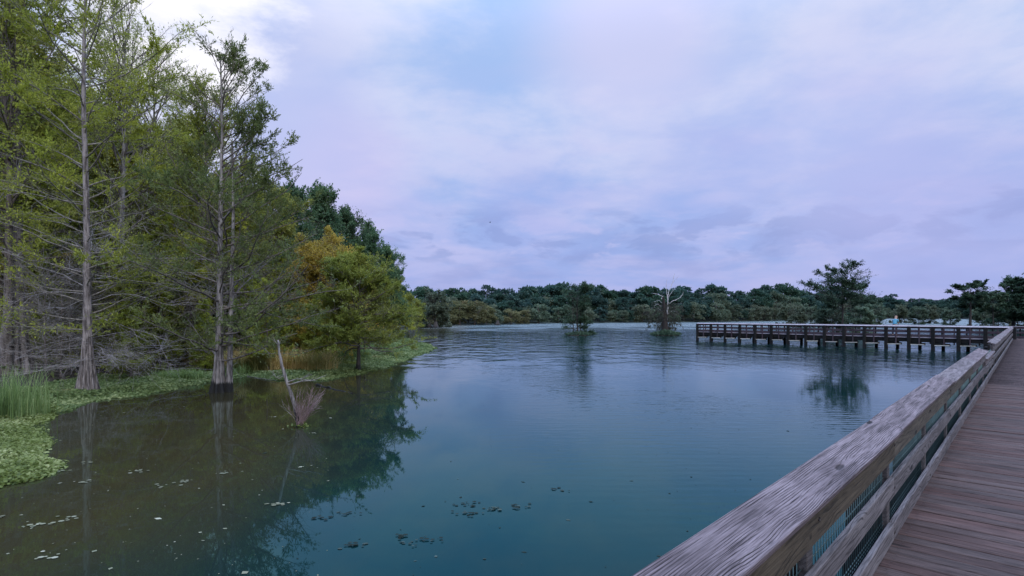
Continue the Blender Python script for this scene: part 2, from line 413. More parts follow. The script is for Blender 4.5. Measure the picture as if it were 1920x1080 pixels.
# ---- water
def water_mat():
    m, t, o = new_mat('lake_water')
    g = t.new('ShaderNodeNewGeometry'); P = g.outputs['Position']
    x, y, z = t.xyz(P)
    # brown in the sheltered bay by the bank; teal outside it
    nb = t.noise(t.vmath('MULTIPLY', P, (.25, .16, 0)), 1.0, 4, .6)
    edge = t.math('ADD', t.math('ADD', x, t.math('MULTIPLY', y, .05)), t.math('MULTIPLY', t.math('SUBTRACT', nb, .5), 4.0))
    bay_mask = t.rng(edge, -1.3, -5.4)
    body = t.mix(bay_mask, rgb(.002, .018, .020), rgb(.037, .030, .014))
    n3 = t.noise(t.vmath('MULTIPLY', P, (1.2, .8, 0)), 1.0, 5, .6)
    body = t.mix(t.rng(n3, .35, .7, 0, .30), body, rgb(.020, .026, .018))
    # ripples: calm near the bank, wind-ruffled further out
    far = t.rng(y, 18.0, 52.0)
    calm = t.rng(edge, -1.5, 4.0)
    patch = t.rng(t.noise(t.vmath('MULTIPLY', P, (.10, .07, 0)), 1.0, 3, .5), .38, .64)
    w1 = t.noise(t.vmath('MULTIPLY', P, (1.7, 3.6, 0)), 1.0, 3, .55, .3)
    w2 = t.noise(t.vmath('MULTIPLY', P, (.55, 1.15, 0)), 1.0, 2, .5, .2)
    w3 = t.noise(t.vmath('MULTIPLY', P, (6.0, 11.0, 0)), 1.0, 2, .5)
    # little trains of parallel ripples
    rt = t.new('ShaderNodeTexWave', wave_type='BANDS', bands_direction='Y')
    t.put(rt.inputs['Vector'], t.vmath('MULTIPLY', P, (.10, 1.0, 1.0)))
    rt.inputs['Scale'].default_value = 1.15; rt.inputs['Distortion'].default_value = 2.2; rt.inputs['Detail'].default_value = 2; rt.inputs['Detail Scale'].default_value = .5
    a_far = t.math('ADD', t.math('MULTIPLY', far, .012), t.math('MULTIPLY', t.rng(y, 85, 125), .22))
    a_near = t.math('MULTIPLY', t.math('MULTIPLY', t.math('ADD', t.math('MULTIPLY', patch, .017), .0016), t.math('ADD', t.math('MULTIPLY', calm, .9), .1)), t.rng(y, 4, 16, .35, 1.0))
    h = t.math('MULTIPLY', w1, t.math('ADD', a_far, a_near))
    w4 = t.noise(t.vmath('MULTIPLY', P, (.42, .30, 0)), 1.0, 2, .6, .4)
    w5 = t.noise(t.vmath('MULTIPLY', t.vmath('ADD', P, (31, 17, 0)), (1.1, .55, 0)), 1.0, 2, .55, .3)
    h = t.math('ADD', h, t.math('MULTIPLY', t.math('ADD', t.math('MULTIPLY', w4, .20), t.math('MULTIPLY', w5, .09)), far))
    h = t.math('ADD', h, t.math('MULTIPLY', w3, t.math('MULTIPLY', a_near, .16)))
    h = t.math('ADD', h, t.math('MULTIPLY', rt.outputs['Fac'], t.math('MULTIPLY', t.math('MULTIPLY', patch, calm), .0016)))
    bp = t.new('ShaderNodeBump'); bp.inputs['Strength'].default_value = 1.0; bp.inputs['Distance'].default_value = 1.0
    t.l.new(h, bp.inputs['Height'])
    dif = t.new('ShaderNodeBsdfDiffuse'); t.put(dif.inputs[0], body)
    gl = t.new('ShaderNodeBsdfGlossy'); t.put(gl.inputs['Roughness'], t.rng(t.math('ADD', y, t.math('MULTIPLY', patch, 30.0)), 85, 160, .02, .30))
    lw = t.new('ShaderNodeLayerWeight'); lw.inputs[0].default_value = .5
    tint = t.mix(t.rng(lw.outputs['Facing'], .62, .93), rgb(.38, .90, .98), rgb(.84, .98, 1.0))
    t.put(gl.inputs[0], tint)
    t.l.new(bp.outputs[0], gl.inputs['Normal'])
    fr = t.new('ShaderNodeFresnel'); fr.inputs[0].default_value = 1.333; t.l.new(bp.outputs[0], fr.inputs['Normal'])
    mx = t.new('ShaderNodeMixShader'); t.l.new(fr.outputs[0], mx.inputs[0])
    t.l.new(dif.outputs[0], mx.inputs[1]); t.l.new(gl.outputs[0], mx.inputs[2])
    t.l.new(mx.outputs[0], o.inputs[0])
    return m
M['water'] = water_mat()
def ground_mat(name, a, b, c, sc=1.5):
    m, t, o = new_mat(name)
    tcn = t.new('ShaderNodeTexCoord'); P = tcn.outputs['Object']
    n = t.noise(P, sc, 6, .65); n2 = t.noise(P, sc * 12, 4, .6)
    col = t.mix(t.rng(n, .35, .65), rgb(*a), rgb(*b)); col = t.mix(t.rng(n2, .5, .75, 0, .6), col, rgb(*c))
    bs = t.new('ShaderNodeBsdfPrincipled'); t.put(bs.inputs['Base Color'], col); bs.inputs['Roughness'].default_value = .95
    bp = t.new('ShaderNodeBump'); bp.inputs['Strength'].default_value = .8; bp.inputs['Distance'].default_value = .05
    t.l.new(n2, bp.inputs['Height']); t.l.new(bp.outputs[0], bs.inputs['Normal'])
    t.l.new(bs.outputs[0], o.inputs[0]); return m
M['bank'] = ground_mat('leaf_litter_ground', (.018, .014, .009), (.045, .034, .022), (.09, .06, .04))
M['mat_base'] = ground_mat('wet_weed_base', (.012, .020, .010), (.03, .045, .02), (.05, .06, .03))
M['far_land'] = ground_mat('far_wooded_ground', (.008, .016, .012), (.018, .030, .022), (.03, .04, .03), .05)

# ------------------------------------------------------------------ water, banks
V = np.array([[-1500, -60, 0], [1500, -60, 0], [1500, 2500, 0], [-1500, 2500, 0]], float)
tag(link('lake_water', mesh('lake_water', V, [np.array([[0, 1, 2, 3]])], M['water'])), 'calm lake water, brown in the bay and blue green outside it', kind='structure')

SHORE_PX = [(-260, 990), (-60, 912), (40, 908), (88, 893), (78, 862), (62, 835), (50, 805), (92, 775), (150, 752), (235, 744), (300, 733), (345, 724), (400, 715), (470, 704), (520, 712), (600, 712),
            (655, 704), (700, 694), (745, 678), (790, 662), (812, 653), (800, 646), (770, 640), (760, 630), (772, 622), (778, 615)]
SH = np.array([[*on_water(px, py)[:2]] for px, py in SHORE_PX])
poly = np.vstack([SH, [[-60, 190], [-260, 190], [-260, 2], [-12, 2]]])
def sdist(Q, poly):
    """signed distance of points Q to polygon, positive inside"""
    A = poly; B = np.roll(poly, -1, 0)
    d = np.full(len(Q), 1e9); ins = np.zeros(len(Q), bool)
    for a, b in zip(A, B):
        e = b - a; t_ = np.clip(((Q - a) @ e) / (e @ e), 0, 1)
        d = np.minimum(d, np.linalg.norm(Q - (a + t_[:, None] * e), axis=1))
        c = ((a[1] > Q[:, 1]) != (b[1] > Q[:, 1])) & (Q[:, 0] < (b[0] - a[0]) * (Q[:, 1] - a[1]) / (b[1] - a[1] + 1e-12) + a[0])
        ins ^= c
    return np.where(ins, d, -d)
def wob2(x, y, s=1.0):
    return np.sin(x * 1.3 * s + 1.7 * np.sin(y * .7 * s)) * .5 + np.sin(y * 1.9 * s + x * .6 * s + 2) * .3 + np.sin(x * 3.7 * s + y * 2.9 * s) * .2
def bank_h(Q):
    d = sdist(Q, poly) - 3.9 + .35 * wob2(Q[:, 0], Q[:, 1])
    return np.where(d < 0, np.maximum(-.5, d * .25), np.minimum(.04 + d * .05, .55 + .12 * np.maximum(d - 14, 0))) 
def grid_mesh(name, xs, ys, hf, mat):
    X, Y = np.meshgrid(xs, ys, indexing='ij'); Q = np.stack([X.ravel(), Y.ravel()], 1)
    Zv = hf(Q); Vv = np.column_stack([Q, Zv])
    nx, ny = len(xs), len(ys); idx = np.arange(nx * ny).reshape(nx, ny)
    f = np.stack([idx[:-1, :-1], idx[1:, :-1], idx[1:, 1:], idx[:-1, 1:]], -1).reshape(-1, 4)
    f = f[(Zv[f] > -.5).any(1)]
    return mesh(name, Vv, [f], mat, True)
xs = np.concatenate([np.linspace(-250, -62, 30), np.arange(-60, -1, .5)]); ys = np.concatenate([np.arange(2, 60, .5), np.arange(60, 190, 3.0)])
tag(link('bank_ground', grid_mesh('bank_ground', xs, ys, bank_h, M['bank'])), 'dark wooded bank along the left side of the bay', kind='structure')

# far shore: strips by azimuth
FAR_PX = [(-1500, 640), (-400, 622), (300, 614), (700, 611), (800, 609.5), (900, 608.5), (960, 607.5), (1030, 606), (1120, 605.5), (1250, 604.5), (1350, 603.5), (1450, 602.0), (1520, 600.5), (1620, 597.6), (1720, 597.0), (1790, 597.5), (1830, 599), (1900, 601), (2050, 603), (2400, 608), (3200, 615)]
fpx = np.array([p[0] for p in FAR_PX], float); fpy = np.array([p[1] for p in FAR_PX], float)
def far_Z(px): return EW * F / (np.interp(px, fpx, fpy) - HOR)
cols = np.linspace(-1500, 3200, 240)
rows = [(0, -.6), (2, .25), (14, .8), (50, 6.5), (100, 10.5), (260, 12), (700, 14)]
Vv = []
for c in cols:
    Z = far_Z(c)
    for dr, h in rows:
        Vv.append([(c - 960) / F * (Z + dr), Z + dr, h * (1 if h < 1 else min(1.0, Z / 230))])
nr = len(rows); idx = np.arange(len(cols) * nr).reshape(len(cols), nr)
f = np.stack([idx[:-1, :-1], idx[1:, :-1], idx[1:, 1:], idx[:-1, 1:]], -1).reshape(-1, 4)
tag(link('far_shore_hills', mesh('far_shore_hills', np.array(Vv), [f], M['far_land'], True)), 'low wooded ground across the lake', kind='structure')

# ------------------------------------------------------------------ boardwalk frame
TH = math.atan((1927 - 960) / F)
DV = Vector((math.sin(TH), math.cos(TH), 0)); NV = Vector((-math.cos(TH), math.sin(TH), 0))
RZ = math.atan2(DV.y, DV.x)
SP = 2.02; T0 = 2.89                      # railing post spacing, first post seen
XD = .718                                 # left edge of the walking surface, from the eye
def bw(t, X, z=0.0): return DV * t + NV * X + Vector((0, 0, z))

bwalk = empty('boardwalk', (0, 0, ZD), RZ)
tag(bwalk, 'broad boardwalk of weathered reddish brown planks leading away on the right', 'boardwalk')
# local x = along, y = left
plank_meshes = [board_mesh('plank', 3.5, .132, .036, M['deck'], .006, 1, .0) for _ in range(4)]
t_ = .2; k = 0
far_geo = Geo()
PITCH = .146
while t_ < 51.4:
    if k < 120:
        link('plank', plank_meshes[k % 4], bwalk, (t_, XD + .02 + random.uniform(-.012, .012), -.036 + random.uniform(-.005, .005)), (0, random.uniform(-.0015, .0015), R(-90) + random.uniform(-.0016, .0016)))
    else:
        z = random.uniform(-.004, .003)
        far_geo.add(boxv(t_ - .066, t_ + .066, XD + .02 - 3.5, XD + .02, -.036 + z, z), BOXF)
    t_ += PITCH; k += 1
tag(link('plank_run', far_geo.mesh('plank_run', M['deck']), bwalk), kind='stuff')
for yy in (XD - .02, XD - 1.2, XD - 2.3, XD - 3.4):
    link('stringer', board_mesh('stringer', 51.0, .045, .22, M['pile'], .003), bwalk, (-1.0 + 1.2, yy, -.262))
link('edge_fascia', board_mesh('edge_fascia', 51.0, .04, .24, M['rail'], .003), bwalk, (.2, XD + .062, -.262))
pile_me = board_mesh('pile', 2.4, .20, .26, M['pile'], .02)
k = -1
while T0 + k * SP < 50.5:
    tt = T0 + k * SP
    if tt > -.2:
        for yy in (XD + .26, XD - 3.3):
            link('pile', pile_me, bwalk, (tt - .13, yy, -1.75 + (0 if yy > 0 else -.7)), (0, R(-90), 0)) if False else None
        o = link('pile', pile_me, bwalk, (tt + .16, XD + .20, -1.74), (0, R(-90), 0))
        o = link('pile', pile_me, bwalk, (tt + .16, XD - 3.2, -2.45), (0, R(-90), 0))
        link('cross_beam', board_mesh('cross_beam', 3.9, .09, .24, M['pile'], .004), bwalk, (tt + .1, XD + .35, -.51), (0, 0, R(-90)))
    k += 1

sg = Geo(); a6 = np.linspace(0, 2 * np.pi, 6, endpoint=False)
for i in range(70):
    for yy in (XD - .05, XD - 1.18, XD - 2.28):
        for dxx in (-.035, .035):
            cx, cy = .2 + i * PITCH + dxx + random.uniform(-.006, .006), yy + random.uniform(-.01, .01)
            sg.add(np.column_stack([cx + .0055 * np.cos(a6), cy + .0055 * np.sin(a6), np.full(6, .0065)]), np.array([[0, 1, 2, 3, 4, 5]]))
tag(link('screw_heads', sg.mesh('screw_heads', M['bolt']), bwalk), kind='stuff')

# railing along the left edge
rail = empty('boardwalk_railing', (0, 0, ZD), RZ)
tag(rail, 'weathered wooden railing with slanted cap boards and wire panels, nearest to the viewer', 'railing')
TILT = R(20)
def rail_part(name, me, t, X, z, rot=(0, 0, 0)): return link(name, me, rail, (t, X, z), rot)
YB = XD + .018                            # board centre line (boards 36 mm thick, face at XD)
top_me = board_mesh('top_rail', 2 * SP - .008, .036, .20, M['rail_brown'], .004)
top_grey = board_mesh('top_rail_grey', 2 * SP - .008, .036, .20, M['rail'], .004)
mid_me = board_mesh('middle_rail', 2 * SP - .008, .036, .135, M['rail'], .005)
bot_me = board_mesh('bottom_rail', 2 * SP - .008, .036, .125, M['rail'], .005)
cap_me = [board_mesh('cap_board', 2 * SP - .012, .200, .038, M['cap'], .006, 2) for _ in range(2)]
post_me = board_mesh('post', .80, .042, .09, M['post'], .004)
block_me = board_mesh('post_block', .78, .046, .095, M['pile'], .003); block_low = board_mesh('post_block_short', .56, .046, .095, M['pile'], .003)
bolt_g = Geo()
a8 = np.linspace(0, 2 * np.pi, 8, endpoint=False)
bv = np.vstack([np.column_stack([.011 * np.cos(a8), np.zeros(8), .011 * np.sin(a8)]), np.column_stack([.009 * np.cos(a8), np.full(8, -.006), .009 * np.sin(a8)])])
bolt_g.add(bv, [np.array([[i, (i + 1) % 8, 8 + (i + 1) % 8, 8 + i] for i in range(8)]), np.array([[15, 14, 13, 12, 11, 10, 9, 8]])])
bolt_me = bolt_g.mesh('bolt', M['bolt'])
wg = Geo()
wl = SP - .10
for zz in (.03, .055, .085, .30, .40, .57):
    wg.add(boxv(0, wl, -.0022, .0022, zz - .0022, zz + .0022), BOXF)
for i in range(int(wl / .052)):
    xx = .02 + i * .052
    wg.add(boxv(xx - .002, xx + .002, -.0065, -.0025, .02, .78 * .80), BOXF)
wire_me = wg.mesh('wire_panel', M['wire'])

def railing_run(k0, k1, low=False, step=2):
    """bays between post k0 and post k1"""
    hcap = .827 if not low else .60
    for kk in range(k0, k1, step):
        t0 = T0 + kk * SP
        j = lambda s: random.uniform(-s, s)
        if not low:
            rail_part('top_rail', top_me if kk < 5 else top_grey, t0 + .004, YB, hcap - .225 + j(.004), (0, j(.0008), j(.0008)))
            rail_part('middle_rail', mid_me, t0 + .004, YB, .325 + j(.004), (0, j(.0012), j(.0012)))
            z_in = hcap
            yc = (.684 + .096 * math.cos(TILT)); zc_ = z_in + .096 * math.sin(TILT) - .038
            rail_part('cap_board', cap_me[kk % 2], t0 + .003, yc + j(.008), zc_ + j(.006), (TILT + j(.012), j(.0012), j(.0022)))
        else:
            rail_part('top_rail', mid_me, t0 + .004, YB, hcap - .14, (0, 0, 0))
            rail_part('middle_rail', mid_me, t0 + .004, YB, .27, (0, 0, 0))
            rail_part('cap_board', low_cap, t0 + .003, .684 + .085, hcap, (R(2), 0, 0))
        rail_part('bottom_rail', bot_me, t0 + .004, YB, .004, (0, 0, j(.001)))
    for kk in range(k0, k1 + (0 if k1 < 22 else 1)):
        tt = T0 + kk * SP
        o = rail_part('post', post_me if not low else post_low, tt + .05, XD + .058, .0, (0, R(-90), 0))
        rail_part('post_block', block_me if not low else block_low, tt + .052, XD + .104, .0, (0, R(-90), 0))
        for zz in ((.70, .39, .06) if not low else (.53, .34, .06)):
            link('bolt', bolt_me, rail, (tt, XD - .0005, zz))
        if kk < 9: rail_part('wire_panel', wire_me, tt + .05, XD + .062, .06)
post_low = board_mesh('post_short', .58, .042, .09, M['post'], .004)
low_cap = board_mesh('cap_board_low', 2 * SP - .006, .18, .038, M['cap'], .006, 2)
railing_run(-1, 7)
railing_run(7, 9, True)
railing_run(9, 23)

# ------------------------------------------------------------------ far fishing pier
J = bw(51.0, XD)                           # inner corner where the pier leaves the boardwalk
N2 = Vector((-.63, .777, 0)).normalized(); D2 = Vector((N2.y, -N2.x, 0))
# local x runs from the far left end towards the boardwalk and past it; local y points away from us
PL = 24.2
PO = J + N2 * PL
pier = empty('fishing_pier', (PO.x, PO.y, ZD), math.atan2(-N2.y, -N2.x))
tag(pier, 'long dark wooden fishing pier crossing the lake beyond the boardwalk', 'pier')
PWID = 2.6; PEXT = PL + 9.0
g = Geo(); x_ = 0
while x_ < PEXT:
    z = random.uniform(-.004, .003); g.add(boxv(x_ + .003, x_ + .141, 0, PWID, -.036 + z, z), BOXF); x_ += .146
tag(link('deck_boards', g.mesh('deck_boards', M['deck']), pier), kind='stuff')
link('fascia_board', board_mesh('fascia_board', PL, .05, .06, M['pier_cap'], .004), pier, (0, -.03, -.056))
link('edge_beam', board_mesh('edge_beam', PL, .09, .30, M['pile'], .004), pier, (0, .04, -.36))
link('edge_beam', board_mesh('edge_beam_back', PEXT, .09, .30, M['pile'], .004), pier, (0, PWID - .05, -.36))
BAY = 1.51
thick = board_mesh('pile_post', 2.6, .20, .21, M['pile'], .012)
thin = board_mesh('picket_post', 1.45, .08, .075, M['pier'], .004)
brace = board_mesh('brace_plank', .86, .20, .055, M['pale'], .004)
pile_b = board_mesh('back_pile', 2.0, .2, .2, M['pile'], .01)
nb = int(PL / BAY)
for i in range(nb + 1):
    x = i * BAY
    link('pile', thick, pier, (x + .21, -.12, -1.79), (0, R(-90), 0))
    link('pile', pile_b, pier, (x + .21, PWID - .1, -2.0), (0, R(-90), 0))
    link('cross_beam', board_mesh('cross_beam', PWID, .2, .16, M['pile'], .004) if i == 0 else bpy.data.meshes['cross_beam_p'], pier, (x + .1, .0, -.52), (0, 0, R(90)))
    if i == 0: pier.children[-1].data.name = 'cross_beam_p'
    if i < nb:
        b = link('brace', brace, pier, (x + .22, -.14, -.60 + random.uniform(-.015, .015)), (0, R(-1.5), 0))
        link('lower_brace', bpy.data.meshes.get('lower_brace') or board_mesh('lower_brace', .9, .12, .16, M['pile'], .004), pier, (x + .2, .05, -.60))

def pier_rail(name, y0, x0, x1, label, face=-1, sides=True):
    rt = empty(name, (PO.x, PO.y, ZD), math.atan2(-N2.y, -N2.x))
    tag(rt, label, 'railing')
    n = max(1, int(round((x1 - x0) / BAY)))
    L = (x1 - x0) / n
    bme = board_mesh('rail_board', L - .006, .036, .12, M['pier'], .004)
    tme = board_mesh('top_board', L - .006, .036, .14, M['pier'], .004)
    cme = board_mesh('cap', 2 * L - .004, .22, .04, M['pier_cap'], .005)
    for i in range(n):
        x = x0 + i * L
        link('top_board', tme, rt, (x, y0, .665))
        link('middle_board', bme, rt, (x, y0, .35))
        link('bottom_board', bme, rt, (x, y0, .02))
        link('picket', thin, rt, (x + L * .5 + .04, y0 + face * .062, -.62), (0, R(-90), 0))
        if i % 2 == 0 and i < n - 1 or i == n - 1 and n % 2:
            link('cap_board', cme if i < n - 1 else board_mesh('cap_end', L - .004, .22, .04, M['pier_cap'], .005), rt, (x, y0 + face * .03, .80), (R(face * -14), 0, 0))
    if not sides:
        for i in range(n + 1):
            link('post', bpy.data.meshes.get('back_post') or board_mesh('back_post', .78, .1, .1, M['pile'], .004), rt, (x0 + i * L + .05, y0 + face * .07, .0), (0, R(-90), 0))
    return rt
pier_rail('pier_railing', -.0, 0, PL - .05, 'long board railing with dark posts along the near side of the distant pier')
pier_rail('pier_railing', PWID, 0, PEXT, 'board railing on the back of the distant pier, ending behind the top of the boardwalk', 1, False)
re_ = empty('pier_end_railing', (PO.x, PO.y, ZD), math.atan2(-N2.y, -N2.x))
tag(re_, 'short cross railing closing the left end of the distant pier', 'railing')
for zz, hh in ((.62, .16), (.34, .15), (.03, .15)):
    link('rail_board', board_mesh('end_board', PWID - .06, .036, hh, M['pier'], .004), re_, (-.022, .03, zz), (0, 0, R(90)))
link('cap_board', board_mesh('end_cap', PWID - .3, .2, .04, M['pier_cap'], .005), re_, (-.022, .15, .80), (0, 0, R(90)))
for yy in (.75, 1.75): link('picket', thin, re_, (-.1, yy, -.62), (0, R(-90), 0))

# ------------------------------------------------------------------ trees
def flared_trunk(rng, H, r0, r1, flare=1.2, fh=.12, flutes=8, lean=(0, 0), wig=.02, sides=20, rings=36, z0=-.5, top=None):
    """a trunk with a fluted buttressed foot; returns verts, faces and an axis function"""
    u = np.concatenate([np.linspace(0, fh, rings // 2, endpoint=False), np.linspace(fh, 1, rings - rings // 2)])
    zz = z0 + u * (H - z0)
    ph1, ph2 = rng.uniform(0, 6, 2)
    def axis(t):
        t = np.asarray(t, float)
        ax = lean[0] * H * t ** 1.3 + wig * H * (np.sin(t * 5 + ph1) - np.sin(ph1)) * .3 + wig * H * .25 * np.sin(t * 13 + ph2) * t
        ay = lean[1] * H * t ** 1.3 + wig * H * (np.sin(t * 4 + ph2) - np.sin(ph2)) * .3
        return np.stack([ax, ay, z0 + t * (H - z0)], -1)
    A = axis(u)
    rr = r0 + (r1 - r0) * u ** .85
    fl = flare * np.exp(-(u / (fh * .60)) ** 1.3)
    phi = np.linspace(0, 2 * np.pi, sides, endpoint=False)
    lobes = np.abs(np.cos(phi * flutes * .5 + .35 * np.sin(phi * 2 + ph1))) + .12 * np.sin(phi * 3 + ph2)
    amp = np.exp(-(u / (fh * .9)) ** 1.4)
    rad = rr[:, None] * (1 + fl[:, None] * (.62 + .38 * lobes)[None] + .85 * amp[:, None] * (lobes - .7)[None])
    V = np.stack([A[:, None, 0] + rad * np.cos(phi), A[:, None, 1] + rad * np.sin(phi), np.repeat(A[:, None, 2], sides, 1)], -1).reshape(-1, 3)
    idx = np.arange(rings * sides).reshape(rings, sides)
    a = idx[:-1]; b = idx[1:]
    f = np.stack([a, np.roll(a, -1, 1), np.roll(b, -1, 1), b], -1).reshape(-1, 4)
    return V, f, axis, lambda t: r0 + (r1 - r0) * np.asarray(t) ** .85

HEI = {}
def tree_data(seed, H, r0, st, with_trunk=True):
    """build the meshes of one tree: (trunk, branches, crown)"""
    rng = np.random.default_rng(seed); g = st.get
    V, f, axis, radf = flared_trunk(rng, H, r0, max(.012, r0 * .12), g('flare', .6), g('fh', .10), g('flutes', 7), g('lean', (0, 0)), g('wig', .02), g('sides', 16), g('rings', 26))
    tk = mesh('trunk', V, [f], g('bark', M['bark_mid']), True)
    n1 = g('n1', 50)
    u = g('h0', .25) + (g('h1', 1.0) - g('h0', .25)) * (np.arange(n1) + rng.uniform(0, 1, n1)) / n1
    u = np.clip(u, 0, .995)
    phi = np.arange(n1) * 2.399 + rng.normal(0, .5, n1)
    if g('side'):                        # branches favour one side
        s0, amt = g('side'); phi = np.where(rng.uniform(0, 1, n1) < amt, s0 + rng.normal(0, .7, n1), phi)
    s = (u - g('h0', .25)) / (1 - g('h0', .25))
    L = g('prof')(s) * g('spread', 3.0) * rng.uniform(.65, 1.15, n1)
    el = np.radians(g('elev')(s) + rng.normal(0, g('eljit', 8), n1))
    D = np.stack([np.cos(phi) * np.cos(el), np.sin(phi) * np.cos(el), np.sin(el)], -1)
    P0 = axis(u)
    P1 = shoots(rng, P0, D, L, 9, g('wig1', .10), g('up1', .2), g('droop1', 0.0))
    rb = np.minimum(radf(u) * .75, .010 + L * g('thick', .011))
    R1 = rb[:, None] * np.linspace(1, .22, 9)[None]
    W = Geo()
    W.add(*tubes(P1, R1, 5))
    # second order
    n2 = g('n2', 9)
    i2 = np.repeat(np.arange(n1), n2); u2 = rng.uniform(g('u2', .18), 1.0, len(i2))
    keep = rng.uniform(0, 1, len(i2)) < np.clip(L[i2] / (g('spread', 3) * .6), .25, 1); i2 = i2[keep]; u2 = u2[keep]
    p, tg = along(P1, i2, u2)
    sd = norm(np.cross(tg, np.array([0, 0, 1.0])) + 1e-6) * rng.choice([-1, 1], len(i2))[:, None]
    sp = g('planar', .5)
    D2_ = tg * rng.uniform(.5, 1.1, (len(i2), 1)) + sd * rng.uniform(.5, 1.0, (len(i2), 1)) + rng.normal(0, .5 * (1 - sp) + .08, (len(i2), 3))
    D2_[:, 2] += g('up2', .1)
    L2 = L[i2] * g('r2', .38) * (1.15 - .7 * u2) * rng.uniform(.5, 1.3, len(i2)) + .08
    P2 = shoots(rng, p, D2_, L2, 5, g('wig2', .16), g('up2', .1), g('droop2', 0.0))
    W.add(*tubes(P2, (.0035 + .007 * L2)[:, None] * g('tw', 1.0) * np.linspace(1, .35, 5)[None], 3))
    allP, cnt = [(P2, L2)], 0
    # third order
    n3 = g('n3', 4)
    if n3:
        i3 = np.repeat(np.arange(len(i2)), n3); u3 = rng.uniform(.15, 1, len(i3))
        p3, t3 = along(P2, i3, u3)
        D3 = t3 + rng.normal(0, .65, (len(i3), 3)) * np.array([1, 1, 1 - sp * .6]); D3[:, 2] += g('up3', .0)
        L3 = (L2[i3] * .42 + .06) * rng.uniform(.5, 1.3, len(i3))
        P3 = shoots(rng, p3, D3, L3, 3, .18, g('up3', .0), g('droop3', 0.0))
        W.add(*tubes(P3, np.full((len(i3), 1), g('tw3', .0035)) * np.array([[1, .8, .5]]), 3))
        allP.append((P3, L3))
    br = W.mesh('branches', g('twig', M['twig_mid']), False)
    # leaves
    nl = g('leaf_n', 20000); lp = []; la = []
    if nl:
        for (PP, LL), share in zip(allP, (.35, .65) if len(allP) > 1 else (1.0,)):
            # bare twigs stay bare: keep leaves on a chosen share of twigs
            zrel = (PP[:, 0, 2] / H)
            wgt = LL * g('leafw', lambda z: 1 + 0 * z)(zrel)
            clump = (np.sin(PP[:, 0, 0] * 2.1 + seed) + np.sin(PP[:, 0, 1] * 2.3 + 1) + np.sin(PP[:, 0, 2] * 2.7 + 2))
            wgt = wgt * np.clip(.55 + g('clump', .35) * clump, .02, 3)
            wgt /= wgt.sum(); m_ = int(nl * share)
            ii = rng.choice(len(PP), m_, p=wgt); uu = rng.uniform(.1, 1.05, m_).clip(0, 1)
            q, tq = along(PP, ii, uu); lp.append(q + rng.normal(0, g('scat', .03), (m_, 3))); la.append(tq)
        lp = np.concatenate(lp); la = np.concatenate(la)
        Vl, fl = leaves(rng, lp, la, g('ll', .13), g('lw', .05), g('flat', .5), g('ljit', .6))
        cr = mesh('crown', Vl, [fl], g('leaf', M['lf_cyp']))
    else: cr = None
    top = float(np.percentile(Vl[:, 2], 99.7)) if nl else H
    if g('fit'):
        k_ = g('fit') / top
        for me_ in (tk, br, cr): me_.transform(Matrix.Diagonal((1, 1, k_, 1)))
        top = g('fit')
    HEI[tk.name] = top
    return tk, br, cr

def place(name, data, loc, label, cat='tree', group=None, rz=0.0, sc=1.0, szz=None):
    o = empty(name, loc, rz)
    o.scale = (sc, sc, szz or sc)
    tag(o, label, cat, group)
    tk, br, cr = data
    link('trunk', tk, o); link('branches', br, o)
    if cr: link('crown', cr, o)
    return o

cone = lambda s: (1.02 - s) ** .75
dome = lambda s: np.sqrt(np.clip(1 - (s * 2 - .75) ** 2 / 1.9, .02, 1))
vase = lambda s: .35 + .65 * np.sin(np.clip(s, 0, 1) * 2.6)

# tall pale cypress on the weed mat
T1 = dict(flare=2.3, fh=.10, flutes=13, wig=.012, sides=78, rings=48, bark=M['bark_dry'], twig=M['twig_pale'], n1=84, h0=.13, spread=3.6, prof=lambda s: .55 + .5 * np.sin(2.2 * s + .3) * (1.05 - s * .5),
          elev=lambda s: 2 + 52 * s, n2=11, n3=4, planar=.8, up1=.10, r2=.36, thick=.0058, leaf_n=52000, ll=.11, lw=.032, leaf=M['lf_cyp'], flat=1.2, tw=.8, tw3=.0028, leafw=lambda z: .7 + .7 * (z > .45), clump=.5)
p = on_water(165, 737)
place('bald_cypress', tree_data(11, 16.5, .15, T1), p, 'tall straight cypress with pale bark and fluted foot standing on the green weed mat')
# double-stemmed cypress in the water
T2 = dict(flare=1.9, fh=.11, flutes=9, wig=.008, sides=60, rings=44, bark=M['bark_pale'], twig=M['twig_mid'], n1=80, h0=.13, spread=4.6, prof=lambda s: 1.0 - .70 * s, elev=lambda s: 4 + 46 * s, thick=.0075,
          n2=10, n3=4, planar=.7, up1=.22, up2=.25, up3=.2, r2=.34, leaf_n=32000, ll=.11, lw=.032, leaf=M['lf_cyp_dark'], flat=.3, leafw=lambda z: .8 + .4 * z, clump=.6, side=(R(0), .6), tw=.9)
p = on_water(417, 735)
d2 = tree_data(23, 11.6, .145, dict(T2, fit=11.8))
t2 = place('bald_cypress', d2, p + Vector((-.10, 0, 0)), 'double stemmed cypress with a black waterline, standing in the open water')
V, f, ax_, _ = flared_trunk(np.random.default_rng(5), 8.5, .10, .03, .9, .12, 6, (.01, 0), .01, 24, 30)
link('second_stem', mesh('second_stem', V, [f], M['bark_pale'], True), t2, (.30, .05, 0))
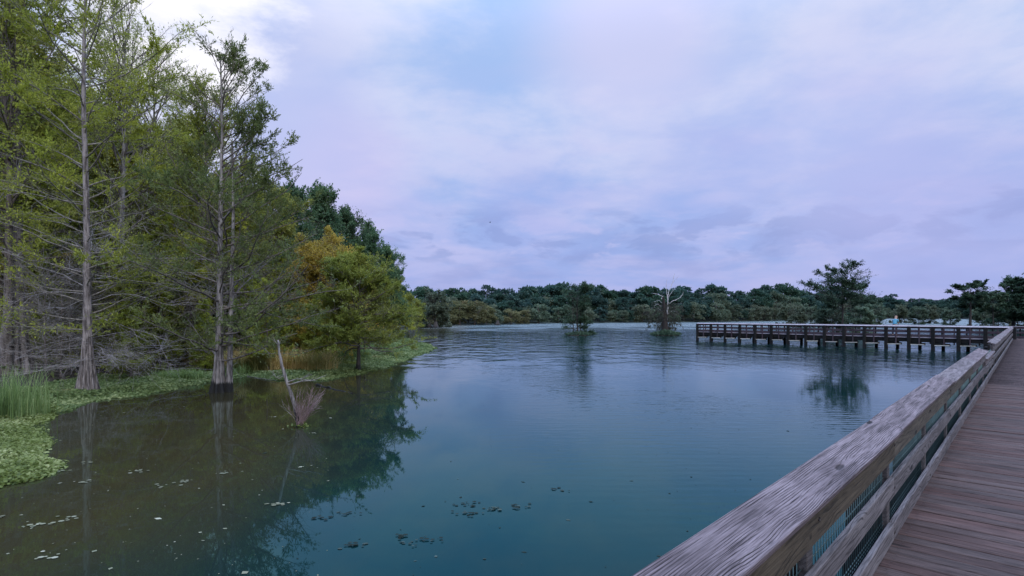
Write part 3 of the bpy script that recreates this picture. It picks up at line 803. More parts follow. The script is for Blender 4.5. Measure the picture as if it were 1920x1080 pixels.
# large old cypress at the left edge
T0s = dict(flare=1.1, fh=.16, flutes=9, wig=.01, sides=60, rings=44, bark=M['bark_mid'], twig=M['twig_mid'], n1=70, h0=.16, spread=4.2, prof=lambda s: 1.0 - .5 * s, elev=lambda s: 5 + 45 * s,
           n2=11, n3=4, planar=.6, leaf_n=24000, ll=.15, lw=.06, leaf=M['lf_olive'], flat=.5, clump=.6)
place('bald_cypress', tree_data(31, 18.5, .36, dict(T0s, h0=.27, bark=M['bark_dry'])), on_water(24, 712), 'massive dark cypress with a wide buttressed foot, furthest left on the bank')
for px_, py_, r_, h_, lab in ((203, 684, .19, 15, 'grey cypress trunk just behind and right of the fluted pale cypress'), (118, 690, .12, 11, 'slim dark trunk halfway between the massive and the pale cypress'), (-8, 694, .30, 16, 'dark thick trunk behind the massive one, cut by the left edge')):
    place('bald_cypress', tree_data(int(px_) + 300, h_, r_, dict(T0s, h0=.35, n1=40, spread=2.6, leaf_n=9000, bark=M['bark_mid'])), on_water(px_, py_), lab)
# small round cypress at the tip of the mat
T3 = dict(flare=1.3, fh=.14, flutes=6, wig=.01, sides=24, rings=30, bark=M['bark_dark'], twig=M['twig_mid'], n1=70, h0=.27, spread=2.75, prof=lambda s: np.sqrt(np.clip(1 - (s * 1.02) ** 2, .03, 1)) * 1.0, elev=lambda s: 0 + 58 * s,
          n2=12, n3=4, planar=.7, up1=.12, r2=.4, leaf_n=95000, ll=.105, lw=.034, leaf=M['lf_cyp3'], flat=.9, clump=.35, tw=.7, tw3=.003)
place('bald_cypress', tree_data(47, 5.6, .10, dict(T3, fit=top_h(470, 25.7))), on_water(672, 697), 'small green cypress with a broad rounded crown, rooted at the tip of the weed mat')
place('cypress_sapling', tree_data(48, 4.6, .07, dict(T3, leaf_n=12000, spread=1.6)), on_water(684, 668), 'thin cypress trunk just behind the small rounded cypress')

# background forest on the left
BR = dict(flare=.3, fh=.06, n1=46, h0=.16, prof=dome, elev=lambda s: 18 + 45 * s, n2=10, n3=4, planar=.1, up1=.25, r2=.45, eljit=14, flat=.2, ljit=1.0, tw=1.2)
AIRY = dict(flare=.4, fh=.08, n1=50, h0=.25, prof=vase, elev=lambda s: 30 + 35 * s, n2=12, n3=5, planar=.1, up1=.3, up2=.25, up3=.15, r2=.42, eljit=12, flat=.2, ljit=.9, tw=1.0, tw3=.0045)
forest_types = {
 'dark': (dict(BR, leaf=M['lf_green'], leaf_n=34000, ll=.24, lw=.15, scat=.12, spread=4.4, bark=M['bark_mid']), 13.0, 'broadleaf'),
 'dark2': (dict(BR, leaf=M['lf_green'], leaf_n=34000, ll=.22, lw=.13, scat=.12, spread=4.0, bark=M['bark_mid'], h0=.1), 11.0, 'broadleaf'),
 'olive': (dict(BR, leaf=M['lf_olive'], leaf_n=32000, ll=.19, lw=.085, scat=.08, spread=4.2, h0=.12), 12.0, 'olive'),
 'yellow': (dict(BR, leaf=M['lf_yellow'], leaf_n=32000, ll=.17, lw=.08, scat=.08, spread=4.0, h0=.15), 11.0, 'yellow'),
 'orange': (dict(BR, leaf=M['lf_orange'], leaf_n=42000, ll=.15, lw=.08, scat=.08, spread=4.0, h0=.2, elev=lambda s: 5 + 55 * s), 7.5, 'orange'),
 'airy': (dict(AIRY, leaf=M['lf_pale'], leaf_n=12000, ll=.12, lw=.05, scat=.04, spread=4.6, bark=M['bark_pale'], twig=M['twig_mid'], clump=.6), 17.0, 'airy'),
 'airy_green': (dict(AIRY, leaf=M['lf_cyp'], leaf_n=24000, ll=.15, lw=.06, scat=.05, spread=4.2, bark=M['bark_mid'], clump=.6), 15.0, 'airy'),
 'cyp': (dict(T3, leaf=M['lf_cyp'], leaf_n=42000, spread=2.6, h0=.10, ll=.16, lw=.055, elev=lambda s: 6 + 45 * s, prof=lambda s: 1.0 - .75 * s, bark=M['bark_mid']), 9.0, 'cypress'),
 'cyp2': (dict(T3, leaf=M['lf_cyp'], leaf_n=32000, spread=2.8, h0=.10, ll=.16, lw=.05, elev=lambda s: 0 + 45 * s, prof=lambda s: 1.0 - .7 * s, bark=M['bark_pale'], twig=M['twig_pale'], clump=.6), 9.0, 'cypress'),
}
fdata = {k: tree_data(100 + i, v[1], v[1] * .014, v[0]) for i, (k, v) in enumerate(forest_types.items())}
# (pixel column, distance, pixel row of the top, kind, label)
FOREST = [
 (598, 52, 348, 'dark', 'dark green broadleaf tree whose crown tops the slope right of the forked cypress'),
 (548, 46, 350, 'dark2', 'dark green tree behind the upswept branches of the forked cypress'),
 (650, 56, 392, 'dark2', 'dark leafy tree rising above the left shoulder of the russet crown'),
 (696, 60, 424, 'dark', 'dark tree standing above the right shoulder of the russet crown'),
 (728, 62, 462, 'dark2', 'last tall dark tree before the forest drops to the water'),
 (618, 31, 428, 'orange', 'russet and gold crown glowing behind the small rounded cypress'),
 (560, 31, 480, 'cyp', 'yellow green tree left of the russet crown'),
 (748, 68, 520, 'cyp', 'green cypress at the forest edge, right of the russet crown'),
 (768, 84, 548, 'olive', 'olive tree at the point where the forest meets the lake'),
 (785, 108, 560, 'olive', 'small grey olive tree standing at the outermost tip of the point'),
 (500, 38, 335, 'olive', 'olive green tree directly right of the forked cypress, further back'),
 (455, 34, 300, 'airy_green', 'thin crowned tree behind the right side of the forked cypress'),
 (385, 30, 150, 'airy_green', 'open olive crown filling the gap between the two tall cypresses'),
 (335, 36, 215, 'olive', 'olive tree lower down between the two tall cypresses'),
 (232, 25, -60, 'airy', 'bare twigged tall tree leaning out behind the pale cypress'),
 (292, 33, 60, 'airy', 'second bare twigged tree, right of and behind the pale cypress'),
 (262, 30, 225, 'cyp2', 'pale branched cypress close behind the tall pale cypress on its right'),
 (145, 30, 165, 'yellow', 'yellow green crown seen through the top of the pale cypress'),
 (65, 31, 20, 'airy', 'light thin crown with sky showing through, near the top left corner'),
 (10, 22, -80, 'airy_green', 'open green crown over the massive cypress at the left edge'),
 (88, 34, 190, 'yellow', 'bright yellow green crown left of the pale cypress'),
 (200, 42, 230, 'olive', 'olive crown in the second row behind the pale cypress'),
 (25, 36, 130, 'yellow', 'yellow leaved crown behind the massive cypress'),
 (-60, 28, 0, 'olive', 'olive crown reaching in over the left edge'),
 (420, 44, 330, 'dark', 'dark tree deep behind the forked cypress'),
 (300, 48, 300, 'dark2', 'dark tree deep in the wood between the tall cypresses'),
 (120, 50, 290, 'dark', 'dark tree deep in the wood behind the pale cypress'),
 (525, 30, 470, 'cyp', 'bright green young cypress above the dry sedge'),
 (460, 28, 480, 'cyp2', 'pale twiggy young cypress behind the forked cypress'),
 (355, 27, 440, 'cyp2', 'twiggy young cypress in the middle of the gap between the tall cypresses'),
 (560, 36, 455, 'cyp2', 'brownish young cypress left of the russet crown'),
 (300, 25, 500, 'cyp', 'low green cypress right of the pale trunk'),
 (215, 24, 480, 'cyp2', 'low twiggy cypress touching the pale trunk'),
 (112, 27, 470, 'cyp', 'low green cypress between the two leftmost trunks'),
 (60, 28, 410, 'cyp2', 'twiggy cypress close behind the massive trunk'),
 (-30, 27.5, 420, 'cyp', 'green cypress spilling over the left edge'),
 (500, 26, 520, 'cyp', 'bright young cypress over the dry sedge, left of the snag'),
 (385, 25, 560, 'cyp', 'low green cypress just left of the forked cypress'),
 (320, 29, 395, 'cyp', 'mid height green cypress between the pale and the forked cypress'),
 (245, 22.5, 540, 'cyp', 'low green cypress brushing the right side of the pale trunk'),
 (150, 27, 380, 'cyp', 'green cypress directly behind the pale trunk'),
 (-5, 27, 330, 'yellow', 'yellow green tree right behind the massive trunk'),
 (450, 31, 405, 'cyp', 'taller green cypress right behind the forked cypress'),
 (590, 28, 560, 'cyp', 'low bright cypress at the left foot of the rounded cypress'),
 (190, 36, 300, 'yellow', 'yellow green crown behind the middle of the pale trunk'),
 (700, 44, 545, 'cyp', 'low green cypress behind the right side of the rounded cypress'),
 (725, 52, 560, 'cyp2', 'low pale cypress by the water right of the rounded cypress'),
 (610, 40, 520, 'cyp2', 'low cypress hidden behind the left of the rounded cypress'),
]
for i, (px, Z, ty, kd, lab) in enumerate(FOREST):
    Hn = HEI[fdata[kd][0].name]; H = top_h(ty, Z)
    q = at(px, Z); gz = float(bank_h(np.array([[q.x, q.y]]))[0])
    s = (H - max(gz, 0)) / Hn
    sx = s if s < 1.25 else 1.0 + (s - 1) * .6
    if kd.startswith('dark') and px > 500: sx = s * .85
    place({'orange': 'russet_tree', 'olive': 'olive_tree', 'yellow': 'broadleaf_tree', 'cyp': 'young_cypress', 'cyp2': 'young_cypress'}.get(kd, 'forest_tree'),
          fdata[kd], (q.x, q.y, max(gz, -.1)), lab, 'tree', 'trees of the left bank wood', rz=random.uniform(0, 6.28), sc=sx, szz=s)
# second and third rows, filling the wood behind
rr = random.Random(3)
kinds = ['dark', 'dark2', 'olive', 'cyp', 'olive', 'yellow', 'dark2']
for i in range(46):
    px = rr.uniform(-160, 715); Z = rr.uniform(46, 92)
    lim = np.interp(px, [-160, 0, 200, 350, 450, 560, 640, 700, 740], [120, 140, 215, 260, 330, 370, 410, 455, 520])
    ty = lim + rr.uniform(15, 120)
    if Z > 80 and px > 640: continue
    kd = rr.choice(kinds); Hn = HEI[fdata[kd][0].name]; H = top_h(ty, Z); q = at(px, Z); gz = float(bank_h(np.array([[q.x, q.y]]))[0])
    s = max(.4, (H - gz) / Hn)
    place('forest_tree', fdata[kd], (q.x, q.y, gz), 'tree in the depth of the left wood, mostly hidden by the trees in front', 'tree', 'trees deep in the left wood', rz=rr.uniform(0, 6.28), sc=min(s, 1.5), szz=s)

# understory saplings: thin stems with sparse leaves and bare twigs
SAP = dict(flare=.3, fh=.08, n1=26, h0=.15, spread=1.5, prof=vase, elev=lambda s: 20 + 40 * s, n2=7, n3=3, planar=.2, r2=.5, leaf=M['lf_shade'], leaf_n=5200, ll=.13, lw=.07, scat=.08, sides=7, rings=12, twig=M['twig_mid'])
SAPB = dict(SAP, leaf_n=0, twig=M['twig_pale'], n1=34, spread=1.9, elev=lambda s: 8 + 30 * s, n2=9, n3=4, droop1=.3)
saps = [tree_data(200, 3.6, .035, SAP), tree_data(201, 4.4, .04, dict(SAP, spread=1.9)), tree_data(202, 3.2, .03, dict(SAP, leaf=M['lf_olive'])), tree_data(203, 3.0, .035, SAPB), tree_data(204, 3.8, .04, dict(SAPB, twig=M['twig_mid']))]
for i in range(120):
    for _ in range(30):
        px = rr.uniform(-60, 735); Z = 22 + 34 * rr.random() ** 1.3
        q = at(px, Z); dd = float(sdist(np.array([[q.x, q.y]]), poly)[0])
        if dd > 3.8 and not (px < 70 and Z < 27): break
    else: continue
    gz = float(bank_h(np.array([[q.x, q.y]]))[0]); j = rr.randrange(5); s = rr.uniform(.75, 1.35)
    place('sapling' if j < 3 else 'bare_shrub', saps[j], (q.x, q.y, gz), 'leafy sapling in the undergrowth of the left bank' if j < 3 else 'bare twiggy shrub in the undergrowth of the left bank',
          'sapling' if j < 3 else 'shrub', 'undergrowth saplings' if j < 3 else 'bare undergrowth shrubs', rz=rr.uniform(0, 6.28), sc=s)

# pale dead twigs tangling low round the foot of the pale cypress
def twig_tangle(name, origin, n, spread, L, mat, label, seed, cat='branch', zr=(.6, 1.9), elev=(-8, 14), sec=7, rad=.014, az=None):
    rng = np.random.default_rng(seed)
    phi = rng.uniform(0, 2 * np.pi, n) if az is None else rng.normal(az[0], az[1], n)
    el = np.radians(rng.uniform(elev[0], elev[1], n))
    P0 = np.column_stack([rng.normal(0, spread, n), rng.normal(0, spread, n), rng.uniform(zr[0], zr[1], n)])
    D = np.stack([np.cos(phi) * np.cos(el), np.sin(phi) * np.cos(el), np.sin(el)], -1)
    LL = rng.uniform(.5, 1.0, n) * L
    P1 = shoots(rng, P0, D, LL, 9, .13, .05, .25)
    W = Geo(); W.add(*tubes(P1, np.full((n, 1), rad) * np.linspace(1, .3, 9)[None], 5))
    i2 = np.repeat(np.arange(n), sec); u2 = rng.uniform(.2, 1, len(i2)); p, tg = along(P1, i2, u2)
    P2 = shoots(rng, p, tg + rng.normal(0, .55, (len(i2), 3)), LL[i2] * .42 * rng.uniform(.4, 1.2, len(i2)), 6, .2, .0, .1)
    W.add(*tubes(P2, np.full((len(i2), 1), rad * .48) * np.linspace(1, .4, 6)[None], 3))
    i3 = np.repeat(np.arange(len(i2)), 3); u3 = rng.uniform(.2, 1, len(i3)); p, tg = along(P2, i3, u3)
    P3 = shoots(rng, p, tg + rng.normal(0, .6, (len(i3), 3)), rng.uniform(.1, .45, len(i3)) * L * .35, 4, .2)
    W.add(*tubes(P3, np.full((len(i3), 1), rad * .28) * np.linspace(1, .5, 4)[None], 3))
    o = link(name, W.mesh(name, mat), None, origin)
    tag(o, label, cat); return o
twig_tangle('dead_branches', on_water(172, 735), 26, .16, 2.9, M['twig_dead'], 'bleached bare branches spreading low round the fluted foot of the pale cypress', 61, zr=(.75, 1.9), sec=9, rad=.008)
twig_tangle('dead_branches', on_water(265, 716), 24, .8, 3.0, M['twig_dead'], 'tangle of grey dead twigs hanging over the weed mat right of the pale cypress', 62, zr=(.3, 1.5), sec=8, rad=.008)
twig_tangle('dead_branches', on_water(335, 705), 20, .8, 2.6, M['twig_mid'], 'brown tangle of dead twigs left of the forked cypress', 63, zr=(.3, 1.9), sec=8, rad=.008)
twig_tangle('dead_branches', on_water(80, 706), 7, .5, 2.2, M['twig_mid'], 'thin bare branches between the two leftmost trunks', 64, zr=(.3, 2.4), sec=7, rad=.009)
# long bare branches in mid air by the pale and forked trunks
twig_tangle('bare_boughs', on_water(165, 735), 20, .08, 4.2, M['twig_dead'], 'long pale bare boughs reaching sideways from the pale cypress at mid height', 65, zr=(2.2, 6.5), elev=(-4, 16), sec=10, rad=.014)
twig_tangle('bare_boughs', on_water(415, 735), 16, .06, 3.0, M['twig_mid'], 'thin bare boughs on the lower trunk of the forked cypress', 66, zr=(1.9, 5.0), elev=(-4, 14), sec=9, rad=.010)

# undergrowth mass: dark leaves close to the ground inside the wood
rng = np.random.default_rng(81)
Q = np.column_stack([rng.uniform(-75, -5, 60000), rng.uniform(21, 85, 60000)])
dd = sdist(Q, poly); vis = (Q[:, 0] / Q[:, 1] > -1.0); Q = Q[(dd > 4.6) & vis][:26000]
cl = wob2(Q[:, 0], Q[:, 1], .9)
zz = bank_h(Q) + rng.uniform(0, 1, len(Q)) ** 1.4 * (1.1 + .9 * cl).clip(.25, 2.2) * (1.0 + (Q[:, 1] - 20) * .02)
V, f = leaves(rng, np.column_stack([Q, zz]), rng.normal(0, 1, (len(Q), 3)), .24, .15, .4, 1.0)
tag(link('undergrowth', mesh('undergrowth', V, [f], M['lf_shade'])), 'dark leafy undergrowth on the floor of the left wood', 'undergrowth', kind='stuff')

# floating weed mat along the bank
def scatter_mat(n, region, hmax, size, mat, name, label, seed, inner=(-.15, 4.2), dens=None):
    rng = np.random.default_rng(seed)
    x0, x1, y0, y1 = region
    Q = np.column_stack([rng.uniform(x0, x1, n), rng.uniform(y0, y1, n)])
    d = sdist(Q, poly) + .22 * wob2(Q[:, 0] * 2.3, Q[:, 1] * 2.3) + rng.normal(0, .06, n)
    k_ = (d > inner[0]) & (d < inner[1]) & (Q[:, 0] / Q[:, 1] > -1.02)
    Q = Q[k_]; d = d[k_]
    m = len(Q)
    z = .012 + rng.uniform(0, 1, m) * hmax * np.clip(.25 + d * 1.3, .1, 1) * (.7 + .5 * wob2(Q[:, 0] * 1.7, Q[:, 1] * 1.7).clip(-.8, 1))
    # round leaves: six-sided, slightly cupped, tipped at random
    a = np.linspace(0, 2 * np.pi, 6, endpoint=False)
    nrm = norm(np.column_stack([rng.normal(0, .45, m), rng.normal(0, .45, m), np.ones(m)]))
    A = norm(np.cross(nrm, norm(rng.normal(0, 1, (m, 3))))); B = np.cross(nrm, A)
    s = size * rng.uniform(.55, 1.3, m)
    ring = np.column_stack([Q, z])[:, None, :] + s[:, None, None] * (A[:, None] * np.cos(a)[None, :, None] * 1.15 + B[:, None] * np.sin(a)[None, :, None] * .85)
    ring[:, ::2, 2] += .18 * s[:, None]
    idx = np.arange(m * 6).reshape(m, 6)
    o = link(name, mesh(name, ring.reshape(-1, 3), [idx], mat)); tag(o, label, 'water plants', kind='stuff')
    return o
scatter_mat(150000, (-13.5, -5.5, 6.8, 15.5), .26, .027, M['lf_mat_near'], 'water_pennywort', 'bright green floating leaves massed at the lower left edge of the water', 71, inner=(-.12, 6))
scatter_mat(230000, (-24, -5, 15.0, 34), .18, .042, M['lf_mat'], 'floating_weed_mat', 'green floating weed mat between the trunks and the open water', 72, inner=(-.2, 5.2))
scatter_mat(60000, (-18, -4, 33, 62), .12, .085, M['lf_mat'], 'floating_weed_mat', 'pale green weed mat running out to a point beyond the rounded cypress', 73, inner=(-.2, 5.0))
# wet base under the leaves
def mat_h(Q):
    d = sdist(Q, poly) + .22 * wob2(Q[:, 0] * 2.3, Q[:, 1] * 2.3)
    return np.where(d < -.02, -.5, np.minimum(.012 + d * .02, .05))
tag(link('weed_mat_base', grid_mesh('weed_mat_base', np.arange(-30, -3.5, .2), np.arange(6, 64, .2), mat_h, M['mat_base'])), 'dark wet stems under the floating leaves', kind='structure')

# grass and sedge
def blades(pts, rng, hmin, hmax, wd, mat, name, bend=.45, seg=4, lean=None):
    n = len(pts); h = rng.uniform(hmin, hmax, n); az = rng.uniform(0, 2 * np.pi, n)
    b = rng.uniform(.1, 1, n) * bend
    dirx = np.column_stack([np.cos(az), np.sin(az), np.zeros(n)])
    if lean is not None: dirx = norm(dirx + np.array(lean))
    side = np.column_stack([-dirx[:, 1], dirx[:, 0], np.zeros(n)])
    us = np.linspace(0, 1, seg + 1); rows_ = []
    for u in us:
        c = pts + dirx * (b * h * u ** 2)[:, None] + np.array([0, 0, 1.0]) * (h * (u - .35 * b * u ** 3))[:, None]
        wv = (wd * (1 - u) ** .6 * rng.uniform(.9, 1.1, n))[:, None] + .0005
        rows_ += [c - side * wv, c + side * wv]
    Vb = np.stack(rows_, 1); m = Vb.shape[1]; idx = np.arange(n * m).reshape(n, m)
    f = np.concatenate([idx[:, [2 * i, 2 * i + 1, 2 * i + 3, 2 * i + 2]] for i in range(seg)])
    return mesh(name, Vb.reshape(-1, 3), [f], mat)
def clump_pts(rng, c, n, sx, sy):
    k = max(1, n // 55); cx = rng.normal(c[0], sx, k); cy = rng.normal(c[1], sy, k); i = rng.integers(0, k, n)
    return np.column_stack([cx[i] + rng.normal(0, .15, n), cy[i] + rng.normal(0, .15, n), np.full(n, c[2])])
rng = np.random.default_rng(91)
cc = on_water(-22, 800, .02)
pts = clump_pts(rng, cc, 560, .20, .75)
tag(link('tall_grass', blades(pts, rng, .6, 1.5, .008, M['blade'], 'tall_grass', .5)), 'tall bright green grass arching over the floating leaves at the left edge', 'grass', kind='stuff')
for k_, (px, py, n, sx, sy, h0, h1, mt, lab) in enumerate([
    (512, 696, 4200, .85, .5, .6, 1.4, 'blade_dry', 'orange brown dry sedge between the forked cypress and the leaning snag'),
    (462, 694, 1600, .7, .5, .6, 1.3, 'blade_dry', 'ochre sedge directly behind the forked cypress'),
    (385, 690, 1200, .9, .5, .5, 1.2, 'blade_dry', 'dull dry sedge left of the forked cypress'),
    (580, 680, 2200, .7, .6, .5, 1.3, 'blade_dry', 'dry and green sedge left of the rounded cypress'),
    (640, 670, 1500, 1.3, .9, .4, 1.0, 'blade', 'green reeds behind the rounded cypress'),
    (560, 665, 1500, 1.6, .9, .6, 1.3, 'blade', 'green reeds at the back of the dry sedge'),
    (330, 712, 900, .6, .3, .25, .55, 'blade', 'short green reeds at the edge of the weed mat left of the forked cypress'),
    (450, 700, 500, .4, .3, .25, .6, 'blade', 'short green reeds at the foot of the dry sedge'),
    (720, 655, 900, 1.3, 1.0, .3, .7, 'blade', 'low green reeds right of the rounded cypress')]):
    c = on_water(px, py, .03)
    tag(link('sedge' if 'dry' in mt else 'reeds', blades(clump_pts(rng, c, n, sx, sy), rng, h0, h1, .011 if n > 60 else .012, M[mt], 'sedge', 1.35)), lab, 'sedge' if 'dry' in mt else 'reeds', kind='stuff')

# ------------------------------------------------------------------ leaning snag in the bay
def snag():
    base = on_water(560, 800); Z = base.y
    o = empty('leaning_snag', base); tag(o, 'thin grey dead stem leaning out of the bay, brush of pinkish twigs at its foot', 'dead tree')
    rng = np.random.default_rng(17)
    pxs = [(562, 806), (556, 780), (546, 745), (536, 710), (529, 680), (525, 655), (522, 638)]
    P = np.array([[(a - 560) / F * Z, .06 * math.sin(i), (800 - b) / F * Z] for i, (a, b) in enumerate(pxs)])
    P[0, 2] = -.3
    t = np.linspace(0, 1, 25); P_ = np.stack([np.interp(t, np.linspace(0, 1, len(P)), P[:, i]) for i in range(3)], -1)
    P_ += rng.normal(0, .006, P_.shape)
    rad = np.interp(t, [0, .3, 1], [.060, .042, .020]) * (1 + rng.normal(0, .07, 25))
    g = Geo(); g.add(*tubes(P_[None], rad[None], 9)); link('stem', g.mesh('stem', M['bark_pale'], True), o)
    def limb(a, b, r, n=10, wig=.04):
        a = np.array(a); b = np.array(b); t = np.linspace(0, 1, n)[:, None]
        p = a * (1 - t) + b * t + np.cumsum(rng.normal(0, wig * .35, (n, 3)), 0) * np.sin(t * np.pi)
        g = Geo(); g.add(*tubes(p[None], (r * np.linspace(1, .35, n))[None], 5))
        for _ in range(5):
            i = rng.integers(3, n - 1); s = shoots(rng, p[i:i + 1], (b - a)[None] + rng.normal(0, .25, (1, 3)), np.array([.22]), 5, .2)
            g.add(*tubes(s, (r * .4 * np.linspace(1, .5, 5))[None], 3))
        link('limb', g.mesh('limb', M['twig_pale']), o)
    S = Z / F
    limb([(540 - 560) * S, 0, (800 - 722) * S], [(600 - 560) * S, .1, (800 - 708) * S], .022)
    limb([(540 - 560) * S, 0, (800 - 716) * S], [(590 - 560) * S, -.15, (800 - 700) * S], .016)
    limb([(533 - 560) * S, 0, (800 - 705) * S], [(512 - 560) * S, 0, (800 - 694) * S], .012)
    limb([(524 - 560) * S, 0, (800 - 662) * S], [(512 - 560) * S, .1, (800 - 640) * S], .010)
    limb([(552 - 560) * S, 0, (800 - 785) * S], [(530 - 560) * S, 0, (800 - 758) * S], .008)
    n = 46; ph = rng.uniform(-1.0, 1.15, n); el = rng.uniform(.6, 1.25, n)
    D = np.stack([np.sin(ph) * .55 + .32, rng.normal(0, .35, n), np.sin(el) + .3], -1)
    Pb = shoots(rng, np.column_stack([rng.normal(.02, .03, n), rng.normal(0, .04, n), rng.uniform(0, .12, n)]), D, rng.uniform(.35, 1.0, n), 8, .08, .1)
    g = Geo(); g.add(*tubes(Pb, np.full((n, 1), .0065) * np.linspace(1, .4, 8)[None], 4))
    i2 = np.repeat(np.arange(n), 4); p, tg = along(Pb, i2, rng.uniform(.3, 1, len(i2)))
    P2 = shoots(rng, p, tg + rng.normal(0, .35, (len(i2), 3)), rng.uniform(.1, .35, len(i2)), 4, .1); g.add(*tubes(P2, np.full((len(i2), 1), .0035) * np.linspace(1, .5, 4)[None], 3))
    link('brush_twigs', g.mesh('brush_twigs', M['twig_pink']), o)
    pos = np.column_stack([rng.normal(.05, .12, 60), rng.normal(0, .1, 60), rng.uniform(.0, .06, 60)])
    V, f = leaves(rng, pos, rng.normal(0, 1, (60, 3)), .07, .05, 1.0, .8); link('foot_leaves', mesh('foot_leaves', V, [f], M['lf_mat_near']), o)
snag()
def fallen(px0, py0, px1, py1, r, mat, label, seed, tw=6, z1=.1):
    rng = np.random.default_rng(seed); a = on_water(px0, py0, .02); b = on_water(px1, py1, z1)
    t = np.linspace(0, 1, 14)[:, None]; p = np.array(a)[None] * (1 - t) + np.array(b)[None] * t + rng.normal(0, .02, (14, 3)); 
    o = empty('fallen_branch', a); tag(o, label, 'branch')
    p = p - np.array(a); g = Geo(); g.add(*tubes(p[None], (r * np.linspace(1, .35, 14))[None], 6)); link('bough', g.mesh('bough', mat, True), o)
    i = rng.integers(3, 13, tw); s = shoots(rng, p[i], (p[-1] - p[0])[None] / 2 + rng.normal(0, .5, (tw, 3)) + [0, 0, .15], rng.uniform(.2, .8, tw), 6, .2)
    g = Geo(); g.add(*tubes(s, np.full((tw, 1), r * .4) * np.linspace(1, .4, 6)[None], 4)); link('twigs', g.mesh('twigs', mat), o)
fallen(432, 700, 520, 716, .02, M['twig_pale'], 'thin pale branch lying over the water right of the forked cypress', 5, z1=.04)
fallen(590, 722, 662, 738, .045, M['bark_dark'], 'dark sunken log breaking the surface right of the leaning snag', 6, 3, z1=-.02)
fallen(545, 668, 620, 690, .016, M['twig_pale'], 'thin grey branch over the weed mat above the leaning snag', 7, z1=.2)

# ------------------------------------------------------------------ trees standing in the open lake
# slim layered cypress in mid lake
p = on_water(1083, 627)
TC = dict(flare=.5, fh=.12, flutes=5, bark=M['bark_dark'], twig=M['bark_dark'], n1=40, h0=.10, spread=2.7, prof=lambda s: .62 + .38 * np.cos(s * 7) * (1 - s) + .15 * s, elev=lambda s: 4 + 14 * s, n2=10, n3=3, planar=.8, leaf=M['lf_lake'], leaf_n=12000, ll=.26, lw=.10, scat=.10, flat=1.0, clump=.75, wig=.02, tw=1.6, sides=10, rings=20)
tC = place('lake_cypress', tree_data(301, top_h(530, p.y), .13, dict(TC, fit=top_h(531, p.y))), p, 'slim layered cypress standing alone in the middle of the lake')
for dx_, h_ in ((-.55, 5.0), (.45, 4.0)):
    V, f, _, _ = flared_trunk(np.random.default_rng(8), h_, .09, .03, .6, .1, 5, (.02 * dx_, 0), .01, 9, 14); link('side_stem', mesh('side_stem', V, [f], M['bark_dark'], True), tC, (dx_, .2, 0))
def islet(px, py, rx, ry, n, label, seed, h=.5, mat='lf_shade'):
    rng = np.random.default_rng(seed); c = on_water(px, py)
    o = empty('grassy_islet', c); tag(o, label, 'islet')
    a = rng.uniform(0, 2 * np.pi, n); r = np.sqrt(rng.uniform(0, 1, n))
    pos = np.column_stack([rx * r * np.cos(a), ry * r * np.sin(a), (1 - r * .8) * rng.uniform(0, h, n)])
    V, f = leaves(rng, pos, np.column_stack([rng.normal(0, .5, (n, 2)), np.ones(n)]), .30, .10, .2, .5); link('weeds', mesh('weeds', V, [f], M[mat]), o)
    ang = np.linspace(0, 2 * np.pi, 18, endpoint=False); rj = 1 + rng.normal(0, .08, 18)
    V = np.vstack([np.column_stack([rx * rj * np.cos(ang), ry * rj * np.sin(ang), np.full(18, -.2)]), np.column_stack([rx * .75 * np.cos(ang), ry * .75 * np.sin(ang), np.full(18, .10)]), [[0, 0, .2]]])
    link('soil', mesh('soil', V, [np.array([[i, (i + 1) % 18, 18 + (i + 1) % 18, 18 + i] for i in range(18)]), np.array([[18 + i, 18 + (i + 1) % 18, 36] for i in range(18)])], M['bank'], True), o)
    return o
islet(1084, 629, 1.7, .8, 700, 'low tuft of weeds round the foot of the slim lake cypress', 1, .5, 'lf_lake')
# rotten trunk with bleached dead tree
p = on_water(1248, 628); Zd = p.y; S = Zd / F
o = empty('dead_tree', p); tag(o, 'rotten brown trunk and bleached forked dead tree on a weedy islet in the lake', 'dead tree')
rng = np.random.default_rng(55)
def poly_tube(pts, r0, r1, mat, name, sides=8, n=16, parent=None, wig=.03):
    P = np.array([[(a - 1248) * S, d_, (628 - b) * S] for a, b, d_ in pts]); t = np.linspace(0, 1, n)
    P_ = np.stack([np.interp(t, np.linspace(0, 1, len(P)), P[:, i]) for i in range(3)], -1) + rng.normal(0, wig, (n, 3))
    g = Geo(); g.add(*tubes(P_[None], np.linspace(r0, r1, n)[None], sides)); return link(name, g.mesh(name, mat, True), parent)
V, f, _, _ = flared_trunk(rng, 5.0, .52, .14, 1.0, .25, 7, (-.05, 0), .02, 18, 24); link('rotten_trunk', mesh('rotten_trunk', V, [f], M['dead_brown'], True), o, (-.25, -.75, 0))
for pts, r0, r1 in [([(1240, 560, 0), (1243, 556, 0), (1236, 553, .1), (1226, 550, .2)], .10, .04),
                    ([(1243, 570, 0), (1235, 563, -.2), (1224, 566, -.3)], .06, .02), ([(1243, 585, 0), (1232, 576, .3), (1222, 578, .4)], .06, .02),
                    ([(1246, 580, 0), (1236, 573, -.3), (1230, 570, -.4), (1224, 574, -.5)], .05, .02)]:
    poly_tube(pts, r0 * .6, r1 * .6, M['dead_white'], 'dead_limb', 6, parent=o)
st = o
